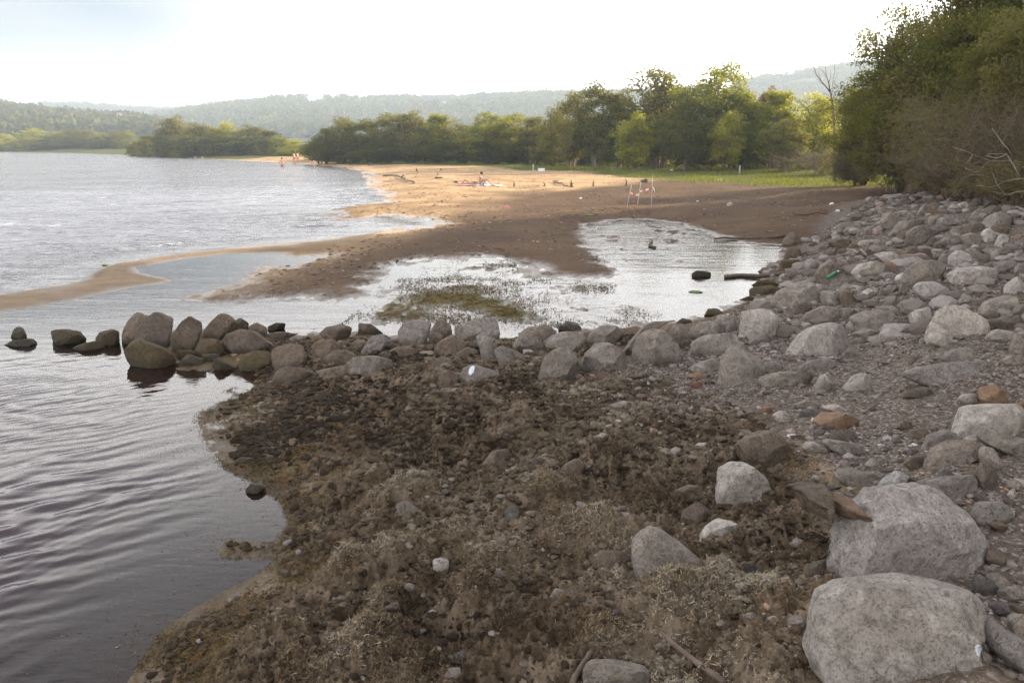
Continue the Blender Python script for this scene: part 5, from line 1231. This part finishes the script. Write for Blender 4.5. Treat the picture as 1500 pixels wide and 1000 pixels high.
lump_thing('floating_weed', 153, 389, .16, GRNL, 'small green clump on the tip of the sandbar', 'weed', .5, seed=51)
lump_thing('green_plant', 862, 316, .5, GRNL, 'low green plant on the mud at the shade edge', 'plant', .25, seed=52)
def bottle(u, v):
    P, _ = hit(u, v); b = MB(); prof = [(0, .028), (.01, .034), (.12, .034), (.17, .032), (.21, .016), (.225, .013)]
    pts = [np.array([x, 0, 0]) for x, _ in prof]; b.tube([(x, 0, 0) for x, _ in prof], [r for _, r in prof], 14)
    e = empty('plastic_bottle', (P[0], P[1]-.1, P[2]+.26), 'green plastic bottle lying on top of the block beside the sloping lagoon-side boulder', 'bottle'); e.rotation_euler = (0, -.5, .3)
    obj('bottle_body', b.mesh('bottle_body'), BOTT, e); c = MB(); c.tube([(.222, 0, 0), (.245, 0, 0)], [.015, .015], 12); obj('cap', c.mesh('cap'), WHITE, e)
bottle(1207, 428)
# white crate and post at the grass
def crate(u, v):
    P, _ = hit(u, v); b = MB(); b.box((0, 0, .12), (.62, .42, .24)); b.box((0, 0, .255), (.68, .48, .03)); b2 = MB()
    e = empty('cool_box', tuple(P), 'small white box at the grass edge behind the stumps', 'box'); obj('box_body', b.mesh('box_body', False), WHITE, e)
    b2.tube([(-.28, -.26, .12), (-.2, -.33, .2), (.2, -.33, .2), (.28, -.26, .12)], .012, 6); obj('handle', b2.mesh('handle'), WHITE, e)
crate(793, 251)
def post(u, v, vt, label, r=.05):
    P, t = hit(u, v); h = (v-vt)/F*t*1.02; b = MB(); b.tube([(0, 0, -.2), (.01, 0, h*.5), (0, 0, h-.03), (0, 0, h)], [r, r*.95, r*.9, r*.6], 9)
    tag(obj('post', b.mesh('post'), simple("weathered_post", (.42, .38, .33), .85), None, tuple(P)), label, 'post')
post(1083, 256, 243, 'short pale post in the grass in front of the round sunlit tree', .06)
post(781, 250, 241, 'short pale post at the tree foot left of the white box', .07)
# three poles with red and white tape
POLE = simple("pale_cane", (.42, .38, .36), .6, .15, 30, .1); TAPE = None
n = NT("barrier_tape"); tc = n.N('ShaderNodeTexCoord').outputs['Object']; s_ = n.N('ShaderNodeSeparateXYZ'); n.L(tc, s_.inputs[0])
fr_ = n.math('FRACT', n.math('MULTIPLY', s_.outputs[0], 4.)); TAPE = n.end(n.bsdf(n.mix(n.math('GREATER_THAN', fr_, .5), (.8, .78, .76), (.75, .10, .08)), .45))
pole_pts = []
for (u0, v0, u1, v1, lb) in [(918, 304, 925, 271, 'left leaning pale pole of the three joined by barrier tape'), (933, 304, 939, 266, 'middle pale pole of the three joined by barrier tape'), (954, 304, 956, 257, 'right-hand tallest pole of the three, with a tape end fluttering')]:
    P, t = hit(u0, v0); top = CAM+ray(u1, v1)*t; b = MB(); b.tube([(0, 0, -.1)]+[tuple((top-P)*f) for f in (.33, .66, 1.)], [.012, .012, .011, .009], 7)
    tag(obj('pole', b.mesh('pole'), POLE, None, tuple(P)), lb, 'pole', 'poles joined by barrier tape'); pole_pts.append((P, top))
def tape(a, b_, sag, label):
    b = MB(); n_ = 10; V = []
    for i in range(n_+1):
        f = i/n_; p = a+(b_-a)*f-a; p = p+np.array([0, .02*math.sin(f*7), -sag*4*f*(1-f)]); V.append(p+[0, 0, .035]); V.append(p-[0, 0, .035])
    b.add(V, [(2*i, 2*i+1, 2*i+3, 2*i+2) for i in range(n_)]); o = obj('barrier_tape', b.mesh('barrier_tape'), TAPE, None, tuple(a)); tag(o, label, 'tape')
A = [p+(t-p)*f for (p, t), f in zip(pole_pts, (.66, .48, .60))]
tape(A[0], A[1], .02, 'red and white tape strung between the left and middle poles'); tape(pole_pts[1][0]+(pole_pts[1][1]-pole_pts[1][0])*.62, A[2]+np.array([0, 0, .05]), .03, 'red and white tape strung between the middle and right poles')
tape(A[2]+np.array([.02, 0, .02]), A[2]+np.array([.12, -.05, -.16]), -.05, 'loose end of red and white tape hanging from the right pole')
# white mark on the corner boulder is in its stone: a fleck of guano, raised a little
# ------------------------------------------------------------------ people
SKIN = simple("skin", (.42, .26, .19), .55, .08, 5, .05); HAIR = simple("dark_hair", (.03, .02, .015), .6); RED = simple("red_cloth", (.32, .10, .09), .8); BLUE = simple("blue_cloth", (.10, .20, .35), .8); DARKC = simple("dark_cap", (.05, .045, .04), .8)
def person(P, joints, edges, hair, label, rz=0, scale=1., clothes=None, cat='person'):
    """joints: name -> (x, y, z, radius); one continuous skinned body"""
    e = empty('person', tuple(P), label, cat); e.rotation_euler = (0, 0, rz); e.scale = (scale,)*3
    def skin(name, jn, ed, mat, root, grow=0.):
        me = bpy.data.meshes.new(name); ix = {k: i for i, k in enumerate(jn)}
        me.from_pydata([joints[k][:3] for k in jn], [(ix[a], ix[b]) for a, b in ed], [])
        o = obj(name, me, mat, e); m = o.modifiers.new('skin', 'SKIN'); m.use_smooth_shade = True; s_ = o.modifiers.new('sub', 'SUBSURF'); s_.levels = s_.render_levels = 2
        for k, i in ix.items():
            r = joints[k][3]+grow; me.skin_vertices[0].data[i].radius = (r, r); me.skin_vertices[0].data[i].use_root = (k == root)
        return o
    skin('body', list(joints), edges, SKIN, 'pelvis')
    hx, hy, hz, hr = joints['head']; v, f = ICO[3]
    V = v[v[:, 2] > -10]*np.array([hr*1.22, hr*1.25, hr*1.15]); V = V+np.array([hx, hy+hair[1], hz+hr*.28]); obj('hair', mesh_np('hair', V, f), hair[0], e)
    # face: nose, eyes
    fd = np.array(hair[2]); b = MB(); c = np.array([hx, hy, hz]); b.tube([tuple(c+fd*hr*1.0+[0, 0, hr*.1]), tuple(c+fd*hr*1.35-[0, 0, hr*.25])], [hr*.12, hr*.22], 6); obj('nose', b.mesh('nose'), SKIN, e)
    for nm, jn, ed, mat, root in (clothes or []): skin(nm, jn, ed, mat, root, .018)
    return e
E_ = [('pelvis','waist'),('waist','chest'),('chest','neck'),('neck','head'),('head','crown'),('chest','shl'),('shl','ell'),('ell','wrl'),('wrl','hal'),('chest','shr'),('shr','elr'),('elr','wrr'),('wrr','har'),('pelvis','hil'),('hil','knl'),('knl','anl'),('anl','tol'),('pelvis','hir'),('hir','knr'),('knr','anr'),('anr','tor')]
sit = dict(pelvis=(0,0,.12,.13),waist=(-.05,0,.30,.11),chest=(-.03,0,.50,.13),neck=(.01,0,.66,.055),head=(.05,0,.76,.085),crown=(.05,0,.86,.07),shl=(-.02,.18,.58,.055),ell=(.14,.23,.38,.042),wrl=(.34,.18,.36,.03),hal=(.42,.14,.38,.03),shr=(-.02,-.18,.58,.055),elr=(.14,-.23,.38,.042),wrr=(.34,-.18,.36,.03),har=(.42,-.14,.38,.03),
  hil=(.06,.10,.12,.09),knl=(.44,.13,.46,.06),anl=(.68,.12,.08,.038),tol=(.84,.13,.04,.03),hir=(.06,-.10,.12,.09),knr=(.42,-.13,.44,.06),anr=(.68,-.12,.08,.038),tor=(.84,-.13,.04,.03))
P, _ = hit(704.5, 272.5)
person(P+np.array([0, 0, .02]), sit, E_, (DARKC, 0, (1, 0, 0)), 'person sitting on a white towel in a dark cap with knees drawn up', rz=-.15, clothes=[('swim_shorts', ['pelvis','hil','hir'], [('pelvis','hil'),('pelvis','hir')], BLUE, 'pelvis')])
lie = dict(pelvis=(0,0,.12,.12),waist=(.2,0,.12,.10),chest=(.42,0,.14,.12),neck=(.58,0,.16,.05),head=(.68,0,.19,.085),crown=(.78,0,.20,.07),shl=(.48,.18,.15,.05),ell=(.40,.30,.22,.04),wrl=(.60,.30,.30,.03),hal=(.68,.26,.30,.03),shr=(.48,-.18,.12,.05),elr=(.25,-.28,.06,.04),wrr=(.02,-.28,.05,.03),har=(-.07,-.28,.05,.03),
  hil=(-.05,.10,.12,.09),knl=(-.42,.12,.34,.06),anl=(-.66,.12,.06,.038),tol=(-.80,.12,.08,.03),hir=(-.05,-.10,.12,.09),knr=(-.46,-.12,.10,.06),anr=(-.88,-.12,.06,.038),tor=(-.95,-.12,.14,.03))
P2, _ = hit(691, 272)
person(P2+np.array([0, 0, .03]), lie, E_, (HAIR, 0, (0, 0, 1)), 'person lying on a pink towel with dark hair and one knee raised', rz=.1, clothes=[('swimsuit', ['pelvis','waist','chest','hil','hir'], [('pelvis','waist'),('waist','chest'),('pelvis','hil'),('pelvis','hir')], RED, 'pelvis')])
stand = dict(pelvis=(0,0,.92,.13),waist=(0,0,1.10,.11),chest=(0,0,1.32,.14),neck=(0,0,1.50,.055),head=(0,-.01,1.62,.088),crown=(0,0,1.70,.07),shl=(.19,0,1.40,.055),ell=(.27,.02,1.12,.042),wrl=(.27,-.06,.88,.03),hal=(.26,-.08,.80,.03),shr=(-.19,0,1.40,.055),elr=(-.27,.02,1.12,.042),wrr=(-.26,-.08,.88,.03),har=(-.25,-.10,.80,.03),
  hil=(.10,0,.86,.09),knl=(.12,-.08,.48,.06),anl=(.12,.02,.08,.04),tol=(.12,-.12,.03,.03),hir=(-.10,0,.86,.09),knr=(-.11,.04,.48,.06),anr=(-.12,.16,.10,.04),tor=(-.12,.04,.03,.03))
SH = lambda m: [('swim_shorts', ['pelvis','hil','hir'], [('pelvis','hil'),('pelvis','hir')], m, 'pelvis')]
def at(u, d): x = (u-750)/F*d*.985; return np.array([x, d, tz(x, d)])
p_ = at(416, 108); p_[2] = -.75; person(p_, stand, E_, (HAIR, 0, (0, -1, 0)), 'bather standing waist deep in the lake, leftmost of those on the far beach', 0.4, 1.1, SH(RED))
p_ = at(434, 125); person(p_, stand, E_, (HAIR, 0, (0, -1, 0)), 'person in dark shorts walking on the far beach, left one of two together', 1.2, 1., SH(DARKC))
p_ = at(439, 126); person(p_, stand, E_, (HAIR, 0, (0, -1, 0)), 'person in red shorts walking on the far beach, right one of two together', 1.0, 1., SH(RED))
p_ = at(461.5, 100); p_[2] = min(p_[2], -.25); person(p_, stand, E_, (HAIR, 0, (0, -1, 0)), 'bather standing alone at the waterline of the far beach', .3, .85, SH(BLUE))
swim = dict(stand)
p_ = at(301, 175); p_[2] = -1.3; person(p_, stand, E_, (HAIR, 0, (0, -1, 0)), 'swimmer far out in the lake before the far point, head and shoulders showing', 0, 1.1)
p_ = at(291, 177); p_[2] = -1.35; person(p_, stand, E_, (HAIR, 0, (0, -1, 0)), 'swimmer to the left of another far out in the lake', 0, 1.1)
def towel(P, w, l, rz, mat, label):
    nx, ny = 14, 10; V = [((i/nx-.5)*l, (j/ny-.5)*w, .022+.012*math.sin(i*1.3+j*.7)+.01*math.cos(j*1.9)) for i in range(nx+1) for j in range(ny+1)]; b = MB(); n1 = ny+1
    b.add(V, [(i*n1+j, (i+1)*n1+j, (i+1)*n1+j+1, i*n1+j+1) for i in range(nx) for j in range(ny)]); o = obj('beach_towel', b.mesh('beach_towel'), mat, None, tuple(P)); o.rotation_euler = (0, 0, rz); m = o.modifiers.new('t', 'SOLIDIFY'); m.thickness = .012; tag(o, label, 'towel')
towel(P+np.array([.35, 0, .02]), .95, 1.9, -.1, simple("white_towel", (.75, .74, .73), .9), 'white towel spread on the sand under the seated bather')
towel(P2+np.array([-.05, 0, .01]), .95, 1.8, .1, simple("pink_towel", (.65, .36, .33), .9), 'pinkish towel spread on the sand under the lying bather')
lump_thing('beach_bag', 713, 271.5, .45, simple("pale_blue_bag", (.35, .50, .60), .7), 'pale blue bag on the white towel at the feet of the seated bather', 'bag', .7, seed=60)
# two white houses on the nearer hill
HW = simple("house_wall", (.72, .68, .62), .85); HR = simple("roof_tile", (.30, .25, .21), .85); WN = simple("window_dark", (.05, .06, .07), .3)
def house(u, v, d, w, dp, h, rz, label):
    P = CAM+ray(u, v)*(d/cp); e = empty('house', tuple(P), label, 'house'); e.rotation_euler = (0, 0, rz); b = MB(); b.box((0, 0, h/2-3), (w, dp, h+6)); obj('wall', b.mesh('wall', False), HW, e)
    b = MB(); o = .5; b.add([(-w/2-o, -dp/2-o, h), (w/2+o, -dp/2-o, h), (w/2+o, dp/2+o, h), (-w/2-o, dp/2+o, h), (-w/2+1, 0, h+dp*.28), (w/2-1, 0, h+dp*.28)], [(0,1,5,4), (2,3,4,5), (1,2,5), (3,0,4), (3,2,1,0)]); obj('roof', b.mesh('roof', False), HR, e)
    for i in range(int(w//3.5)):
        b = MB(); b.box((-w/2+2.2+i*3.4, -dp/2-.03, h*.55), (1.1, .12, 1.4)); obj('window', b.mesh('window', False), WN, e)
house(179, 175, 600, 7, 6, 3.2, .2, 'left white house with a tiled roof among woods on the nearer hill')
house(191, 177.5, 605, 10, 6, 2.6, .1, 'right-hand, wider white house among woods on the nearer hill')
# white marks on two boulders: thin crusts lying on the rock surface
from mathutils.bvhtree import BVHTree
CHALK = simple("white_crust", (.58, .59, .64), .8, .12, 40, .4)
def crust(key, outline):
    q = [q for q in LOG if q['label'] and key in q['label']][0]; o = q['o']; me = o.data
    bv = BVHTree.FromPolygons([v.co.copy() for v in me.vertices], [tuple(p.vertices) for p in me.polygons]); V = []; n = 12
    pl = np.array(outline, float); c = pl.mean(0)
    rows = []
    for i in range(n+1):                            # rings from the middle to the rim
        f = i/n
        for k in range(24):
            a = k/24*len(pl); j = int(a) % len(pl); p = pl[j]+(pl[(j+1) % len(pl)]-pl[j])*(a-int(a)); p = c+(p-c)*f*(1+.12*math.sin(k*2.7)*f)
            d = Vector(ray(*p)).normalized(); h = bv.ray_cast(Vector(CAM)-o.location, d)
            if h[0] is None: return
            V.append(tuple(h[0]-d*(.0035 if i < n else -.001)))
    b = MB(); b.add(V, [(i*24+k, i*24+(k+1) % 24, (i+1)*24+(k+1) % 24, (i+1)*24+k) for i in range(n) for k in range(24)])
    w = obj('white_crust', b.mesh('white_crust'), CHALK, o)
crust('flat-faced pale', [(1428, 947), (1432, 943), (1437, 945), (1439, 950), (1436, 958), (1434, 963), (1429, 955)])
crust('bluish white mark', [(687, 541), (690, 536), (696, 535), (694, 545), (689, 550), (686, 547)])
HAZE = .00043
# ================================================================== LIGHT AND SKY
SUN_EL, SUN_AZ = math.radians(19), math.radians(60)      # azimuth to the right of the view axis (+Y)
sd_ = bpy.data.lights.new("sun", 'SUN'); sd_.energy = 5.0; sd_.angle = math.radians(.6); sd_.color = (1., .80, .56)
so = bpy.data.objects.new("sun", sd_); COL.objects.link(so)
dv = Vector((math.sin(SUN_AZ)*math.cos(SUN_EL), math.cos(SUN_AZ)*math.cos(SUN_EL), math.sin(SUN_EL)))
so.rotation_euler = (-dv).to_track_quat('-Z', 'Y').to_euler(); so.location = dv*50
W = bpy.data.worlds.new("World"); S.world = W; W.use_nodes = True; t = W.node_tree; t.nodes.clear()
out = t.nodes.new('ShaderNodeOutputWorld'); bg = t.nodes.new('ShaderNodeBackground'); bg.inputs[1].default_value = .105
sky = t.nodes.new('ShaderNodeTexSky'); sky.sky_type = 'NISHITA'; sky.sun_disc = False; sky.sun_elevation = SUN_EL; sky.sun_rotation = SUN_AZ
sky.air_density = 1.0; sky.dust_density = 1.6; sky.ozone_density = 1.5; sky.altitude = 100
tc = t.nodes.new('ShaderNodeTexCoord'); mp = t.nodes.new('ShaderNodeMapping'); mp.inputs['Scale'].default_value = (1, 1, 6)
nz = t.nodes.new('ShaderNodeTexNoise'); nz.inputs['Scale'].default_value = 2.2; nz.inputs['Detail'].default_value = 7; nz.inputs['Roughness'].default_value = .55; nz.inputs['Distortion'].default_value = .5
rp = t.nodes.new('ShaderNodeValToRGB'); rp.color_ramp.elements[0].position = .36; rp.color_ramp.elements[1].position = .60
mx = t.nodes.new('ShaderNodeMix'); mx.data_type = 'RGBA'; mx.inputs[7].default_value = (9, 8.8, 8.9, 1)
mu = t.nodes.new('ShaderNodeMath'); mu.operation = 'MULTIPLY_ADD'; mu.inputs[1].default_value = .45; mu.inputs[2].default_value = .30
L = t.links.new
L(tc.outputs['Generated'], mp.inputs[0]); L(mp.outputs[0], nz.inputs[0]); L(nz.outputs[0], rp.inputs[0]); L(rp.outputs[0], mu.inputs[0]); L(mu.outputs[0], mx.inputs[0])
# milky veil: pale near the horizon with faint bluish gaps, brightest higher up, thinning overhead
N = lambda ty: t.nodes.new(ty)
sx = N('ShaderNodeSeparateXYZ'); L(tc.outputs['Generated'], sx.inputs[0])
def mrange(a, b, c, d, ax=2):
    m = N('ShaderNodeMapRange'); m.interpolation_type = 'SMOOTHSTEP'; L(sx.outputs[ax], m.inputs[0])
    for i, q in enumerate((a, b, c, d)): m.inputs[i+1].default_value = q
    return m.outputs[0]
def cmix(f, a, b):
    m = N('ShaderNodeMix'); m.data_type = 'RGBA'; L(f, m.inputs[0])
    for i, c in ((6, a), (7, b)):
        if isinstance(c, tuple): m.inputs[i].default_value = (*c, 1)
        else: L(c, m.inputs[i])
    return m.outputs[2]
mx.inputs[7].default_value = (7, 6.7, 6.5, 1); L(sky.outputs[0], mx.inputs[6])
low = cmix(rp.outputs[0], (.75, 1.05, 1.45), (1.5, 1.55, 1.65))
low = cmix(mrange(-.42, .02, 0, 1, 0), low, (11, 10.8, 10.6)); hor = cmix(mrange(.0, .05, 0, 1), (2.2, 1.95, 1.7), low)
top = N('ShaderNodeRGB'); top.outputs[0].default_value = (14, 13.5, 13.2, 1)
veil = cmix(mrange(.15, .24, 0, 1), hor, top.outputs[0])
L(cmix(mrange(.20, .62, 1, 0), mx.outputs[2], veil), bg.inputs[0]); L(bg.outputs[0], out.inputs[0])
# haze: the air between here and the hills
if HAZE:
    n = NT("haze_air"); pv = n.N('ShaderNodeVolumePrincipled'); pv.inputs['Color'].default_value = (.70, .85, 1, 1); pv.inputs['Density'].default_value = HAZE
    pv.inputs['Anisotropy'].default_value = .15
    n.L(pv.outputs[0], n.out.inputs['Volume'])
    b = MB(); b.box((0, 2300, 87), (11600, 11600, 186)); hz = obj("haze", b.mesh("haze", False), n.m); tag(hz, 'thin pale evening haze over the lake and hills', 'haze', kind='stuff')
S.view_settings.view_transform = 'Standard'; S.view_settings.look = 'None'; S.view_settings.gamma = 1; S.view_settings.exposure = 1.65; S.view_settings.use_curve_mapping = False
S.render.engine = 'CYCLES'; S.cycles.max_bounces = 6; S.cycles.transparent_max_bounces = 12; S.cycles.volume_bounces = 0; S.cycles.use_denoising = True; S.cycles.denoising_prefilter = 'FAST'
S.cycles.sample_clamp_indirect = 6
